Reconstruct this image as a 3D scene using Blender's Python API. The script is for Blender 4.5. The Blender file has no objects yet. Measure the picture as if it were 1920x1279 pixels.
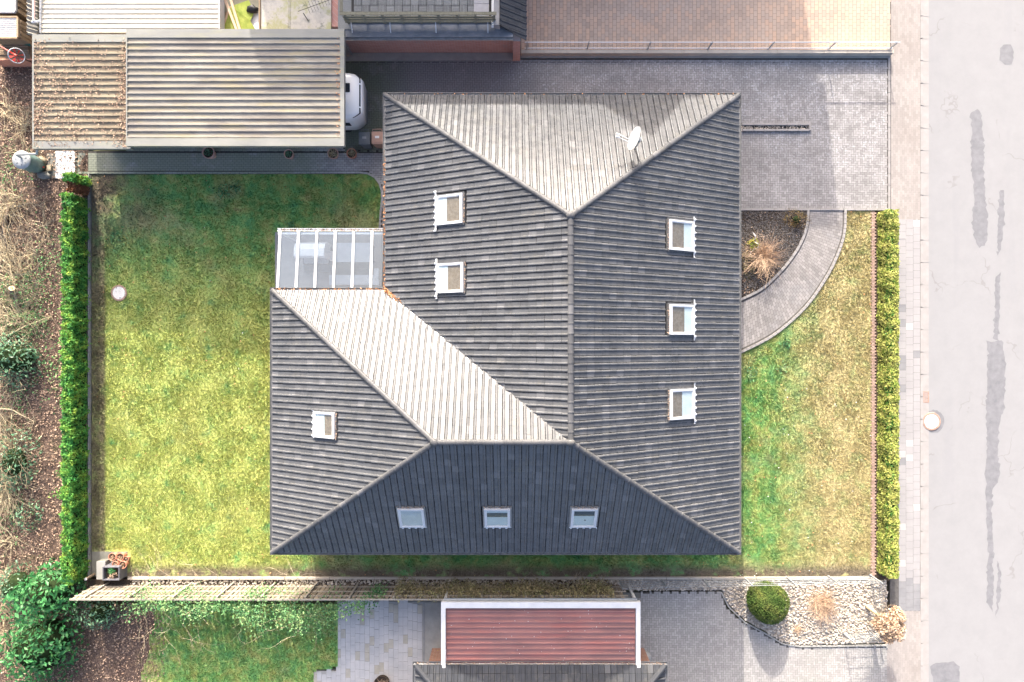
import bpy, bmesh, math, random
import numpy as np
from mathutils import Vector, Matrix
R = math.radians
random.seed(7)
rng = np.random.default_rng(7)
scene = bpy.context.scene
COL = scene.collection

# ------------------------------------------------------------------ camera
CAM_H = 30.0            # drone altitude above the lawn
cam_d = bpy.data.cameras.new('drone_camera')
cam_d.sensor_width = 36.0
cam_d.lens = 36.0 * CAM_H / (1920 / 42.0)
cam_d.clip_end = 2000
cam = bpy.data.objects.new('drone_camera', cam_d)
cam.location = (0, 0, CAM_H)
COL.objects.link(cam)
scene.camera = cam

# ------------------------------------------------------------------ sky and sun
SUN = Vector((-0.38, 2.4, 1.0)).normalized()
elev = math.asin(SUN.z)
azim = math.atan2(SUN.x, SUN.y)
w = bpy.data.worlds.new('World'); scene.world = w; w.use_nodes = True
nt = w.node_tree
sky = nt.nodes.new('ShaderNodeTexSky'); sky.sky_type = 'NISHITA'; sky.sun_disc = False
sky.sun_elevation = elev; sky.sun_rotation = azim
sky.air_density = 0.55; sky.dust_density = 6.0; sky.ozone_density = 0.6
bg = nt.nodes['Background']; nt.links.new(sky.outputs[0], bg.inputs[0]); bg.inputs[1].default_value = 0.15
sd = bpy.data.lights.new('sun', 'SUN'); sd.energy = 2.1; sd.angle = R(0.55); sd.color = (1.0, 0.93, 0.83)
so = bpy.data.objects.new('sun', sd); COL.objects.link(so)
so.rotation_euler = SUN.to_track_quat('Z', 'Y').to_euler(); so.location = (0, 0, 40)
vs = scene.view_settings
vs.view_transform = 'Standard'; vs.look = 'None'; vs.gamma = 1.0; vs.use_curve_mapping = False
vs.exposure = 1.98
scene.cycles.max_bounces = 6; scene.cycles.transparent_max_bounces = 8
scene.cycles.use_adaptive_sampling = True
try: scene.cycles.use_denoising = True
except Exception: pass

# ------------------------------------------------------------------ measuring
def K(h): return (CAM_H - h) / (CAM_H * 42.0)
def G(px, py, h=0.0):
    k = K(h); return Vector(((px - 960) * k, (640 - py) * k, h))
def GX(px, h=0.0): return (px - 960) * K(h)
def GY(py, h=0.0): return (640 - py) * K(h)
def PG(pts, h=0.0): return [tuple(G(a, b, h)[:2]) for a, b in pts]

# ------------------------------------------------------------------ object helpers
def link(o, parent=None):
    COL.objects.link(o)
    if parent is not None: o.parent = parent
    return o
def tag(o, label=None, cat=None, group=None, kind=None):
    if label: o['label'] = label
    if cat: o['category'] = cat
    if group: o['group'] = group
    if kind: o['kind'] = kind
    return o
def empty(name, loc=(0, 0, 0), rz=0.0):
    o = bpy.data.objects.new(name, None); o.location = loc; o.rotation_euler = (0, 0, rz)
    o.empty_display_size = 0.2
    return link(o)
def thing(name, label, cat, loc=(0, 0, 0), rz=0.0, group=None):
    return tag(empty(name, loc, rz), label, cat, group)
def npmesh(name, V, F, m, parent=None, smooth=False):
    V = np.asarray(V, dtype=np.float32).reshape(-1, 3); F = np.asarray(F, dtype=np.int32)
    me = bpy.data.meshes.new(name)
    n, k = F.shape
    me.vertices.add(len(V)); me.vertices.foreach_set('co', V.ravel())
    me.loops.add(n * k); me.loops.foreach_set('vertex_index', F.ravel())
    me.polygons.add(n); me.polygons.foreach_set('loop_start', np.arange(0, n * k, k, dtype=np.int32))
    if smooth: me.polygons.foreach_set('use_smooth', np.ones(n, dtype=bool))
    me.update(calc_edges=True)
    if not smooth: me.shade_flat()
    if m: me.materials.append(m)
    return link(bpy.data.objects.new(name, me), parent)

class MB:
    def __init__(s): s.v = []; s.f = []
    def add(s, V, F):
        b = len(s.v); s.v += [tuple(p) for p in V]; s.f += [tuple(i + b for i in f) for f in F]; return s
    def box(s, c, d, rz=0.0, m=None):
        x, y, z = d[0] / 2, d[1] / 2, d[2] / 2
        P = [Vector((sx * x, sy * y, sz * z)) for sz in (-1, 1) for sx, sy in ((-1, -1), (1, -1), (1, 1), (-1, 1))]
        M = Matrix.Translation(c) @ Matrix.Rotation(rz, 4, 'Z')
        if m is not None: M = m @ M
        return s.add([M @ p for p in P], [(3, 2, 1, 0), (4, 5, 6, 7), (0, 1, 5, 4), (1, 2, 6, 5), (2, 3, 7, 6), (3, 0, 4, 7)])
    def bx(s, x0, x1, y0, y1, z0, z1):
        return s.box(((x0 + x1) / 2, (y0 + y1) / 2, (z0 + z1) / 2), (abs(x1 - x0), abs(y1 - y0), abs(z1 - z0)))
    def prism(s, poly, z0, z1, bottom=True):
        n = len(poly)
        a = sum(poly[i][0] * poly[(i + 1) % n][1] - poly[(i + 1) % n][0] * poly[i][1] for i in range(n))
        if a < 0: poly = poly[::-1]
        V = [(p[0], p[1], z0) for p in poly] + [(p[0], p[1], z1) for p in poly]
        F = [tuple(range(n, 2 * n))] + [(i, (i + 1) % n, n + (i + 1) % n, n + i) for i in range(n)]
        if bottom: F.append(tuple(range(n - 1, -1, -1)))
        return s.add(V, F)
    def tube(s, pts, r, n=6, cap=True):
        pts = [Vector(p) for p in pts]; rs = r if isinstance(r, (list, tuple)) else [r] * len(pts)
        V = []; F = []; up = None
        for i, p in enumerate(pts):
            d = (pts[min(i + 1, len(pts) - 1)] - pts[max(i - 1, 0)])
            d = d.normalized() if d.length > 1e-9 else Vector((0, 0, 1))
            if up is None:
                up = Vector((0, 0, 1)) if abs(d.z) < .9 else Vector((1, 0, 0))
            a = d.cross(up).normalized(); b = d.cross(a).normalized()
            for k in range(n):
                t = 2 * math.pi * k / n
                V.append(p + (a * math.cos(t) + b * math.sin(t)) * rs[i])
        for i in range(len(pts) - 1):
            for k in range(n):
                F.append((i * n + k, i * n + (k + 1) % n, (i + 1) * n + (k + 1) % n, (i + 1) * n + k))
        if cap:
            F.append(tuple(range(n - 1, -1, -1))); F.append(tuple(range((len(pts) - 1) * n, len(pts) * n)))
        return s.add(V, F)
    def lathe(s, prof, c=(0, 0, 0), n=24, cap0=True, cap1=True):
        V = []; F = []
        for r, z in prof:
            for k in range(n):
                t = 2 * math.pi * k / n
                V.append((c[0] + r * math.cos(t), c[1] + r * math.sin(t), c[2] + z))
        for i in range(len(prof) - 1):
            for k in range(n):
                F.append((i * n + k, i * n + (k + 1) % n, (i + 1) * n + (k + 1) % n, (i + 1) * n + k))
        if cap0: F.append(tuple(range(n - 1, -1, -1)))
        if cap1: F.append(tuple(range((len(prof) - 1) * n, len(prof) * n)))
        return s.add(V, F)
    def build(s, name, m, parent=None, smooth=False, bevel=0.0):
        me = bpy.data.meshes.new(name); me.from_pydata(s.v, [], s.f)
        bm = bmesh.new(); bm.from_mesh(me)
        if bevel: bmesh.ops.bevel(bm, geom=bm.edges[:], offset=bevel, segments=2, affect='EDGES', clamp_overlap=True)
        bmesh.ops.recalc_face_normals(bm, faces=bm.faces[:]); bm.to_mesh(me); bm.free()
        if smooth: me.polygons.foreach_set('use_smooth', np.ones(len(me.polygons), dtype=bool))
        if m: me.materials.append(m)
        return link(bpy.data.objects.new(name, me), parent)
def dup(o, parent=None, loc=None, rot=None):
    c = o.copy(); link(c)
    c.parent = parent
    if loc is not None: c.location = loc
    if rot is not None: c.rotation_euler = rot
    return c
def copy_tree(o, parent=None):
    c = o.copy(); COL.objects.link(c); c.parent = parent
    for ch in [x for x in bpy.data.objects if x.parent == o]: copy_tree(ch, c)
    return c
def inpoly(P, poly):
    x, y = P[:, 0], P[:, 1]; r = np.zeros(len(P), bool); n = len(poly)
    for i in range(n):
        x1, y1 = poly[i]; x2, y2 = poly[(i + 1) % n]
        if y1 == y2: continue
        c = ((y1 > y) != (y2 > y)) & (x < (x2 - x1) * (y - y1) / (y2 - y1) + x1)
        r ^= c
    return r
def scatter(poly, n, excl=()):
    A = np.array(poly); lo, hi = A.min(0), A.max(0)
    P = rng.uniform(lo, hi, (n, 2)); k = inpoly(P, poly)
    for e in excl: k &= ~inpoly(P, e)
    return P[k]
def area(poly):
    n = len(poly)
    return abs(sum(poly[i][0] * poly[(i + 1) % n][1] - poly[(i + 1) % n][0] * poly[i][1] for i in range(n))) / 2
def bbarea(poly):
    A = np.array(poly); d = A.max(0) - A.min(0); return d[0] * d[1]

# ------------------------------------------------------------------ materials
def srgb(r, g, b, f=1.0):
    return tuple(((c / 255 / 12.92) if c <= 10 else ((c / 255 + .055) / 1.055) ** 2.4) * f for c in (r, g, b)) + (1,)
class NT:
    def __init__(s, name):
        s.m = bpy.data.materials.new(name); s.m.use_nodes = True; s.t = s.m.node_tree
        s.bsdf = s.t.nodes['Principled BSDF']; s.out = s.t.nodes['Material Output']; s.geo = None
    def n(s, t, **k):
        x = s.t.nodes.new(t)
        for a, b in k.items(): setattr(x, a, b)
        return x
    def l(s, a, b): s.t.links.new(a, b)
    def put(s, sock, v):
        if hasattr(v, 'links'): s.l(v, sock)
        else: sock.default_value = v
    def G(s):
        if s.geo is None: s.geo = s.n('ShaderNodeNewGeometry')
        return s.geo
    def pos(s): return s.G().outputs['Position']
    def isl(s): return s.G().outputs['Random Per Island']
    def xyz(s):
        x = s.n('ShaderNodeSeparateXYZ'); s.l(s.pos(), x.inputs[0]); return x.outputs
    def noise(s, scale, detail=4, rough=.55, vec=None, dist=0):
        x = s.n('ShaderNodeTexNoise'); x.inputs['Scale'].default_value = scale
        x.inputs['Detail'].default_value = detail; x.inputs['Roughness'].default_value = rough
        x.inputs['Distortion'].default_value = dist
        s.l(vec if vec else s.pos(), x.inputs['Vector']); return x.outputs[0]
    def stretch(s, v):
        x = s.n('ShaderNodeVectorMath', operation='MULTIPLY'); s.l(s.pos(), x.inputs[0]); x.inputs[1].default_value = v; return x.outputs[0]
    def voro(s, scale):
        x = s.n('ShaderNodeTexVoronoi'); x.inputs['Scale'].default_value = scale; s.l(s.pos(), x.inputs['Vector']); return x
    def ramp(s, fac, stops, lin=True):
        x = s.n('ShaderNodeValToRGB'); e = x.color_ramp.elements
        while len(e) < len(stops): e.new(.5)
        for i, (p, c) in enumerate(stops): e[i].position = p; e[i].color = c
        s.put(x.inputs[0], fac); return x.outputs[0]
    def mix(s, fac, a, b, mode='MIX'):
        x = s.n('ShaderNodeMix', data_type='RGBA', blend_type=mode)
        s.put(x.inputs[0], fac); s.put(x.inputs[6], a); s.put(x.inputs[7], b); return x.outputs[2]
    def mr(s, v, a, b, c=0., d=1., smooth=True):
        x = s.n('ShaderNodeMapRange'); x.interpolation_type = 'SMOOTHSTEP' if smooth else 'LINEAR'
        s.put(x.inputs[0], v)
        for i, q in enumerate((a, b, c, d)): x.inputs[i + 1].default_value = q
        return x.outputs[0]
    def math(s, op, a, b=0.):
        x = s.n('ShaderNodeMath', operation=op); s.put(x.inputs[0], a); s.put(x.inputs[1], b); return x.outputs[0]
    def vary(s, col, fac, lo, hi):
        v = s.mr(fac, 0, 1, lo, hi, False)
        x = s.n('ShaderNodeHueSaturation'); s.l(v, x.inputs['Value']); s.put(x.inputs['Color'], col); return x.outputs[0]
    def bump(s, h, st=.3, dist=.02):
        x = s.n('ShaderNodeBump'); x.inputs['Strength'].default_value = st; x.inputs['Distance'].default_value = dist
        s.l(h, x.inputs['Height']); s.l(x.outputs[0], s.bsdf.inputs['Normal'])
    def fin(s, col, rough=.8, spec=.3, metal=0.):
        s.put(s.bsdf.inputs['Base Color'], col); s.put(s.bsdf.inputs['Roughness'], rough)
        s.put(s.bsdf.inputs['Specular IOR Level'], spec); s.bsdf.inputs['Metallic'].default_value = metal
        return s.m
def plain(name, c1, c2=None, scale=6., rough=.7, spec=.3, metal=0., var=None, bump=0., bscale=60., detail=5):
    t = NT(name)
    c = c1 if c2 is None else t.ramp(t.noise(scale, detail, .6), [(.32, c1), (.68, c2)])
    if var: c = t.vary(c, t.isl(), 1 - var, 1 + var)
    if bump: t.bump(t.noise(bscale, 3), bump, .01)
    return t.fin(c, rough, spec, metal)
def L(r, g, b): return (r, g, b, 1)
MATS = {}
# --- lawn and plants
def lawn_mat(name):
    t = NT(name); x = t.xyz()
    big = t.noise(.33, 5, .62); mid = t.noise(1.6, 5, .65); fine = t.noise(14, 4, .7)
    green = t.ramp(mid, [(.26, L(.09, .30, .12)), (.46, L(.20, .38, .12)), (.62, L(.36, .42, .14)), (.76, L(.52, .46, .22))])
    tan = t.ramp(fine, [(.3, L(.36, .31, .15)), (.7, L(.60, .52, .28))])
    dry = t.mr(big, .5, .66)
    # the front lawn dries out towards the street hedge
    front = t.mr(x[0], 10.8, 14.4); front = t.math('MULTIPLY', front, t.mr(mid, .22, .55, .5, 1.))
    f = t.math('MAXIMUM', t.math('MULTIPLY', dry, .55), front)
    c = t.mix(f, green, tan)
    # yellow moss with sunlit tone painted in over the back garden, bare earth in the corner by the shed
    ye = t.math('MULTIPLY', t.mr(x[1], -10.9, -10.7), t.math('MULTIPLY', t.math('MULTIPLY', t.mr(x[0], -8.5, -11.0), t.mr(x[1], 5.5, .8)), .8))
    c = t.mix(t.math('MULTIPLY', ye, t.mr(mid, .2, .5)), c, t.ramp(fine, [(.22, L(.32, .42, .11)), (.5, L(.45, .48, .14)), (.78, L(.62, .57, .22))]))
    bare = t.math('MULTIPLY', t.mr(x[0], -14.5, -18.2), t.mr(x[1], 2.5, 6.5))
    bare = t.math('MULTIPLY', bare, t.mr(big, .3, .55))
    edge = t.math('MULTIPLY', t.math('MULTIPLY', t.mr(x[1], -9.75, -10.35), t.mr(x[1], -10.9, -10.7)), t.mr(mid, .3, .5))
    bare = t.math('MAXIMUM', bare, edge); bare = t.math('MAXIMUM', bare, t.math('MULTIPLY', t.mr(x[0], -18.05, -18.25), t.mr(mid, .2, .6, .35, .9)))  # strip by the hedge: bare soil with the hedge's shadow painted in
    c = t.mix(bare, c, t.ramp(fine, [(.3, L(.10, .085, .06)), (.7, L(.20, .165, .12))]))
    c = t.vary(c, t.isl(), .84, 1.16)
    t.bump(t.noise(9, 6, .7), .9, .06)
    return t.fin(c, .9, .1)
M_LAWN = lawn_mat('lawn_grass')
def foliage_mat(name, a, b, c2, rough=.5, spec=.35, var=.35, scale=3.):
    t = NT(name)
    c = t.ramp(t.noise(scale, 4, .6), [(.3, a), (.5, b), (.7, c2)])
    c = t.vary(c, t.isl(), 1 - var, 1 + var)
    m = t.fin(c, rough, spec)
    tr = t.n('ShaderNodeBsdfTranslucent'); t.l(c, tr.inputs[0])
    mx = t.n('ShaderNodeMixShader'); mx.inputs[0].default_value = .28
    t.l(t.bsdf.outputs[0], mx.inputs[1]); t.l(tr.outputs[0], mx.inputs[2]); t.l(mx.outputs[0], t.out.inputs[0])
    return m
M_THUJA = foliage_mat('thuja_foliage', L(.035, .19, .05), L(.12, .32, .06), L(.36, .47, .08), .6, .2)
M_THUJAD = foliage_mat('dead_thuja_foliage', L(.13, .06, .035), L(.24, .11, .06), L(.32, .16, .09), .8, .1)
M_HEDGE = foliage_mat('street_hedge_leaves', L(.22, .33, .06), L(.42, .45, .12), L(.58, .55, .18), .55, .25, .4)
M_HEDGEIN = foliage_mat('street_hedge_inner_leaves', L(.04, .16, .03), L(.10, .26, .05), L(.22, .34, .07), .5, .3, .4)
M_LAUREL = foliage_mat('laurel_leaves', L(.02, .11, .03), L(.045, .2, .06), L(.13, .30, .11), .4, .45)
M_RHODO = foliage_mat('rhododendron_leaves', L(.045, .13, .07), L(.10, .22, .12), L(.26, .38, .23), .4, .45)
M_IVY = foliage_mat('ivy_leaves', L(.04, .15, .06), L(.12, .27, .10), L(.34, .42, .18), .5, .35, .45)
M_DRYCL = foliage_mat('withered_climber', L(.17, .14, .08), L(.32, .27, .15), L(.24, .28, .12), .8, .15, .5)
M_BALL = foliage_mat('clipped_conifer', L(.06, .12, .025), L(.11, .165, .04), L(.20, .22, .06), .7, .2, .4, 2.)
M_BARK = plain('bark', L(.16, .12, .085), L(.30, .24, .17), 12, .9, .2, var=.25, bump=.4)
M_TWIG = plain('pale_twigs', L(.34, .28, .18), L(.56, .48, .33), 5, .85, .2, var=.3)
M_COPPER = plain('copper_twigs', L(.46, .31, .20), L(.64, .49, .36), 6, .8, .2, var=.25)
M_STRAW = plain('straw_seedheads', L(.40, .27, .17), L(.68, .52, .38), 8, .85, .15, var=.3)
M_CUT = plain('cut_wood', L(.55, .40, .22), L(.7, .55, .34), 20, .8, .2)
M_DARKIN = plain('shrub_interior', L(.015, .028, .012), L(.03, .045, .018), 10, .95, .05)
# --- ground
def litter_mat():
    t = NT('leaf_litter_soil')
    a = t.noise(1.0, 6, .65); b = t.noise(22, 5, .75); vv = t.voro(24)
    c = t.ramp(b, [(.28, L(.055, .04, .034)), (.5, L(.15, .105, .085)), (.72, L(.32, .235, .18))])
    c = t.mix(t.mr(a, .55, .7, 0, .45), c, L(.10, .12, .045))
    c = t.mix(t.mr(a, .43, .3, 0, .4), c, L(.09, .075, .07))
    t.bump(t.math('ADD', vv.outputs[0], b), .8, .05); return t.fin(c, .95, .08)
M_LITTER = litter_mat()
M_LEAF = plain('dead_leaves', L(.20, .13, .09), L(.52, .38, .28), 18, .85, .2, var=.5)
M_LEAFO = plain('orange_dead_leaves', L(.40, .17, .07), L(.62, .34, .18), 18, .8, .2, var=.35)
M_SOIL = plain('dark_soil', L(.035, .026, .02), L(.11, .085, .065), 25, .95, .1, bump=.6, bscale=50)
def asphalt():
    t = NT('road_asphalt'); x = t.xyz()
    b = t.noise(1.2, 8, .75); f = t.noise(22, 8, .85); str_ = t.noise(1., 4, .5, t.stretch((1.6, .12, 1)))
    c = t.ramp(b, [(.3, L(.245, .246, .250)), (.7, L(.274, .274, .279))])
    c = t.mix(t.mr(str_, .55, .75, 0, .35), c, L(.235, .236, .245))
    c = t.mix(t.math('MULTIPLY', t.mr(f, .5, .75), .25), c, L(.22, .216, .217))
    g = t.n('ShaderNodeTexVoronoi', feature='DISTANCE_TO_EDGE'); g.inputs['Scale'].default_value = .32
    d = t.n('ShaderNodeVectorMath', operation='ADD'); t.l(t.pos(), d.inputs[0])
    nz = t.n('ShaderNodeTexNoise'); nz.inputs['Scale'].default_value = 1.7; t.l(t.pos(), nz.inputs['Vector']); t.l(nz.outputs[1], d.inputs[1])
    t.l(d.outputs[0], g.inputs['Vector'])
    crack = t.math('MULTIPLY', t.mr(g.outputs[0], .012, .004), t.mr(t.noise(.5, 3), .52, .6))
    c = t.mix(t.math('MULTIPLY', crack, .6), c, L(.2, .19, .19))
    t.bump(f, .3, .008); return t.fin(c, .88, .25)
M_ROAD = asphalt()
def patchmat():
    t = NT('tar_patch'); f = t.noise(90, 3, .7); b = t.noise(4, 5, .65)
    c = t.ramp(b, [(.3, L(.15, .152, .162)), (.66, L(.205, .206, .217))]); c = t.mix(t.mr(f, .58, .8, 0, .5), c, L(.22, .22, .225))
    t.bump(f, .3, .006); return t.fin(c, .75, .35)
M_PATCH = patchmat()
def paver_mat(name, a, b, var=.22, scale=.9, stain=None, stamt=.6, moss=None, speck=0., hue=None):
    t = NT(name); x = t.xyz()
    c = t.ramp(t.noise(scale, 5, .6), [(.3, a), (.7, b)])
    if hue: c = t.mix(t.mr(t.isl(), .35, .95), c, hue)
    c = t.vary(c, t.isl(), 1 - var, 1 + var)
    if stain: c = t.mix(t.mr(t.noise(.7, 6, .7), .48, .66, 0, stamt), c, stain)
    if moss: c = moss(t, x, c)
    f = t.noise(55, 4, .75)
    c = t.mix(t.mr(f, .45, .75, 0, .3), c, b)
    if speck: c = t.mix(t.math('MULTIPLY', t.mr(t.noise(15, 5, .8), .57, .66), speck), c, L(.62, .62, .62))
    t.bump(f, .25, .006); return t.fin(c, .85, .3)
def drive_moss(t, x, c):
    n = t.noise(.55, 6, .7); n2 = t.noise(3.2, 6, .75)
    # grime is thickest in the damp lane beside the house, thin near the street
    lane = t.math('MULTIPLY', t.mr(x[0], 6.5, -1.5), 1.0)
    g = t.math('ADD', t.math('MULTIPLY', lane, .75), t.mr(n, .40, .64, 0, .8))
    thin = t.mr(x[0], 14.6, 11.5, .15, 1.)
    g = t.math('MULTIPLY', t.math('MULTIPLY', g, thin), t.mr(n2, .25, .6, .55, 1.))
    c = t.mix(t.math('MINIMUM', g, .9), c, L(.215, .212, .213))
    mg = t.math('MULTIPLY', t.mr(x[0], -4., -6.2), t.mr(n, .3, .55))
    c = t.mix(t.math('MULTIPLY', mg, .75), c, L(.11, .14, .08))
    # lichen dots
    sp = t.math('MULTIPLY', t.mr(t.noise(11, 5, .8), .53, .60), t.math('MULTIPLY', t.mr(t.noise(.8, 5, .7), .4, .6), t.mr(x[0], -3., 2.5)))
    sp = t.math('MULTIPLY', sp, t.mr(x[1], 6., 9.4, .25, 1.))
    return t.mix(t.math('MULTIPLY', sp, .8), c, L(.50, .51, .53))
M_DRIVE = paver_mat('driveway_pavers', L(.26, .25, .245), L(.325, .312, .306), .2, .8, moss=drive_moss)
M_PATH = paver_mat('path_pavers', L(.235, .221, .213), L(.29, .274, .264), .2, .8, stain=L(.22, .22, .225), stamt=.5)
def walk_moss(t, x, c):
    n = t.noise(1.1, 6, .7)
    m = t.math('MULTIPLY', t.mr(x[0], -7.8, -9.5), t.mr(n, .2, .5))
    return t.mix(t.math('MULTIPLY', m, .85), c, L(.22, .245, .18))
M_WALK = paver_mat('garden_walk_pavers', L(.30, .30, .297), L(.42, .42, .415), .16, .9, moss=walk_moss)
M_BROWN = paver_mat('brown_pavers', L(.42, .32, .25), L(.52, .41, .33), .12, .5, stain=L(.44, .36, .30), stamt=.5, hue=L(.48, .34, .25))
M_PINK = paver_mat('pinkish_pavers', L(.28, .252, .232), L(.325, .30, .282), .1, .5)
M_HERR = paver_mat('herringbone_pavers', L(.31, .298, .285), L(.365, .352, .335), .14, .5, stain=L(.28, .285, .255), stamt=.4)
M_SLAB = plain('pavement_slab', L(.285, .278, .28), L(.335, .325, .325), .9, .85, .25, var=.0, bump=.2, bscale=90)
M_SLABD = plain('dark_pavement_slab', L(.20, .20, .21), L(.26, .26, .265), 1.5, .85, .25, bump=.2, bscale=90)
M_SLABW = plain('new_pavement_slab', L(.37, .36, .355), L(.40, .39, .385), 2, .85, .25, bump=.2)
M_PATIO = plain('patio_slab', L(.40, .40, .405), L(.52, .51, .50), 1.2, .85, .25, bump=.25, bscale=70)
M_PATIOB = plain('weathered_patio_slab', L(.36, .34, .29), L(.45, .42, .36), 2.5, .85, .25, bump=.25, bscale=70)
M_KERB = plain('kerb_concrete', L(.285, .272, .262), L(.335, .32, .31), 2.5, .85, .25, bump=.2, bscale=80)
M_CONC = plain('concrete', L(.27, .27, .255), L(.35, .345, .325), 2.2, .88, .25, bump=.25, bscale=60)
M_CONCD = plain('dirty_concrete', L(.15, .15, .13), L(.22, .215, .19), 2.2, .9, .2, bump=.3, bscale=50)
M_CONCW = plain('pale_concrete_edging', L(.40, .36, .31), L(.48, .44, .38), 2.2, .85, .2, bump=.2)
M_JOINT = plain('joint_sand', L(.05, .048, .044), L(.09, .086, .08), 8, .95, .1)
M_JOINTL = plain('pale_joint_sand', L(.09, .085, .08), L(.14, .132, .125), 8, .95, .1)
M_PEB = plain('pebbles', L(.40, .345, .28), L(.56, .51, .44), 7, .75, .3, var=.25)
M_PEBB = plain('pebble_bed_base', L(.26, .23, .19), L(.42, .375, .32), 20, .95, .1, bump=.7, bscale=30)
M_GRAV = plain('dark_gravel', L(.045, .042, .045), L(.16, .145, .135), 20, .8, .4, var=.55, bump=.5)
def reddust():
    t = NT('red_brick_edging'); c = t.ramp(t.noise(6, 4), [(.3, L(.33, .22, .18)), (.7, L(.44, .33, .28))]); c = t.vary(c, t.isl(), .82, 1.18); return t.fin(c, .9, .2)
M_REDEDGE = reddust()
# --- house
def tile_mat(name, a, b, rough):
    t = NT(name)
    oi = t.n('ShaderNodeObjectInfo')
    rnd = t.math('FRACT', t.math('ADD', t.isl(), oi.outputs['Random']))
    c = t.ramp(t.noise(.5, 5, .65), [(.3, a), (.7, b)])
    c = t.vary(c, rnd, .86, 1.14); c = t.mix(t.mr(rnd, .965, .97, 0, .5), c, L(.17, .17, .175))
    sp = t.mr(t.noise(34, 3, .8), .68, .76, 0, .75)
    c = t.mix(sp, c, L(.30, .30, .28))
    c = t.mix(t.mr(t.noise(1.7, 6, .7), .52, .72, 0, .5), c, L(.135, .13, .115))
    r = t.mr(t.noise(3, 5, .7), .3, .7, rough - .05, rough + .07)
    t.bump(t.noise(70, 3, .6), .12, .006)
    return t.fin(c, r, .25)
M_TILE = tile_mat('charcoal_roof_tile', L(.088, .092, .098), L(.118, .120, .124), .27)
M_NTILE = tile_mat('neighbour_roof_tile', L(.05, .053, .06), L(.07, .073, .08), .65)  # colour darkened to stand in for shade on the lower neighbour's roof
M_RIDGE = tile_mat('charcoal_ridge_tile', L(.08, .082, .088), L(.105, .106, .11), .45)
M_DECK = plain('roof_underlay', L(.02, .02, .022), None, rough=.9)
M_GUT = plain('zinc_gutter', L(.20, .205, .21), L(.30, .30, .30), 5, .45, .5, metal=.5)
M_GUTW = plain('white_gutter', L(.74, .74, .74), L(.8, .8, .79), 5, .4, .5)
def brick_mat(name, a, b, mort, sc=1.):
    t = NT(name); x = t.xyz()
    u = t.math('ADD', x[0], x[1]); cb = t.n('ShaderNodeCombineXYZ'); t.l(u, cb.inputs[0]); t.l(x[2], cb.inputs[1])
    br = t.n('ShaderNodeTexBrick'); t.l(cb.outputs[0], br.inputs[0]); br.inputs['Scale'].default_value = 1.
    br.inputs['Brick Width'].default_value = .25 * sc; br.inputs['Row Height'].default_value = .077 * sc; br.inputs['Mortar Size'].default_value = .006
    br.inputs['Color1'].default_value = a; br.inputs['Color2'].default_value = b; br.inputs['Mortar'].default_value = mort
    c = t.mix(t.mr(t.noise(1.5, 5, .7), .55, .75, 0, .5), br.outputs[0], L(.4, .33, .31))
    return t.fin(c, .9, .2)
M_BRICK = brick_mat('red_brickwork', L(.50, .26, .22), L(.58, .33, .28), L(.56, .50, .47))
M_HBRICK = brick_mat('house_brickwork', L(.30, .15, .10), L(.38, .2, .14), L(.35, .32, .29))
M_WHITE = plain('white_paint', L(.64, .645, .64), L(.76, .76, .755), 2.2, .4, .45)
M_WFRAME = plain('pale_grey_frame', L(.54, .56, .58), L(.62, .63, .64), 4, .4, .5)
M_LINING = plain('pale_shaft_lining', L(.68, .73, .74), L(.78, .81, .81), 3, .7, .2)
M_LEAD = plain('whitened_lead', L(.55, .56, .58), L(.74, .75, .76), 8, .6, .4)
M_ROOM = plain('brown_room_floor', L(.22, .16, .11), L(.34, .26, .19), 9, .7, .3)
def glass(name, tint, milky, rough=.03):
    t = NT(name); tr = t.n('ShaderNodeBsdfTransparent'); tr.inputs[0].default_value = tint
    gl = t.n('ShaderNodeBsdfGlossy'); gl.inputs['Roughness'].default_value = rough
    lw = t.n('ShaderNodeLayerWeight'); lw.inputs[0].default_value = .5; fr = t.n('ShaderNodeMath', operation='MULTIPLY_ADD'); pw = t.n('ShaderNodeMath', operation='POWER'); t.l(lw.outputs['Facing'], pw.inputs[0]); pw.inputs[1].default_value = 4.; t.l(pw.outputs[0], fr.inputs[0]); fr.inputs[1].default_value = .9; fr.inputs[2].default_value = .05
    a = t.n('ShaderNodeMixShader'); df = t.n('ShaderNodeBsdfDiffuse'); df.inputs[0].default_value = (.8, .83, .85, 1)
    a.inputs[0].default_value = milky; t.l(tr.outputs[0], a.inputs[1]); t.l(df.outputs[0], a.inputs[2])
    b = t.n('ShaderNodeMixShader'); t.l(fr.outputs[0], b.inputs[0]); t.l(a.outputs[0], b.inputs[1]); t.l(gl.outputs[0], b.inputs[2])
    t.l(b.outputs[0], t.out.inputs[0]); return t.m
M_GLASS = glass('window_glass', (.92, .95, .95, 1), 0.)
M_MILK = glass('dusty_canopy_glass', (.74, .81, .87, 1), .085, .06)
# --- sheds, objects
def sheet_mat(name, a, b, st1, st2, rough=.6, amt=.7):
    t = NT(name)
    s1 = t.noise(1., 6, .7, t.stretch((.35, 1.5, 1))); s2 = t.noise(2., 5, .7, t.stretch((.25, 2., 1)))
    c = t.ramp(t.noise(.8, 5, .6), [(.3, a), (.7, b)])
    c = t.mix(t.mr(s1, .42, .62, 0, amt), c, st1); c = t.mix(t.mr(s2, .48, .66, 0, amt), c, st2)
    f = t.noise(30, 4, .8); c = t.mix(t.mr(f, .6, .8, 0, .4), c, b)
    t.bump(f, .1, .005); return t.fin(c, rough, .4)
M_SHEET = sheet_mat('weathered_trapezoid_sheet', L(.25, .235, .20), L(.34, .315, .265), L(.165, .145, .13), L(.31, .27, .165))
M_SHEETL = sheet_mat('mossy_trapezoid_sheet', L(.25, .215, .15), L(.33, .285, .20), L(.19, .15, .10), L(.24, .185, .125))
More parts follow.
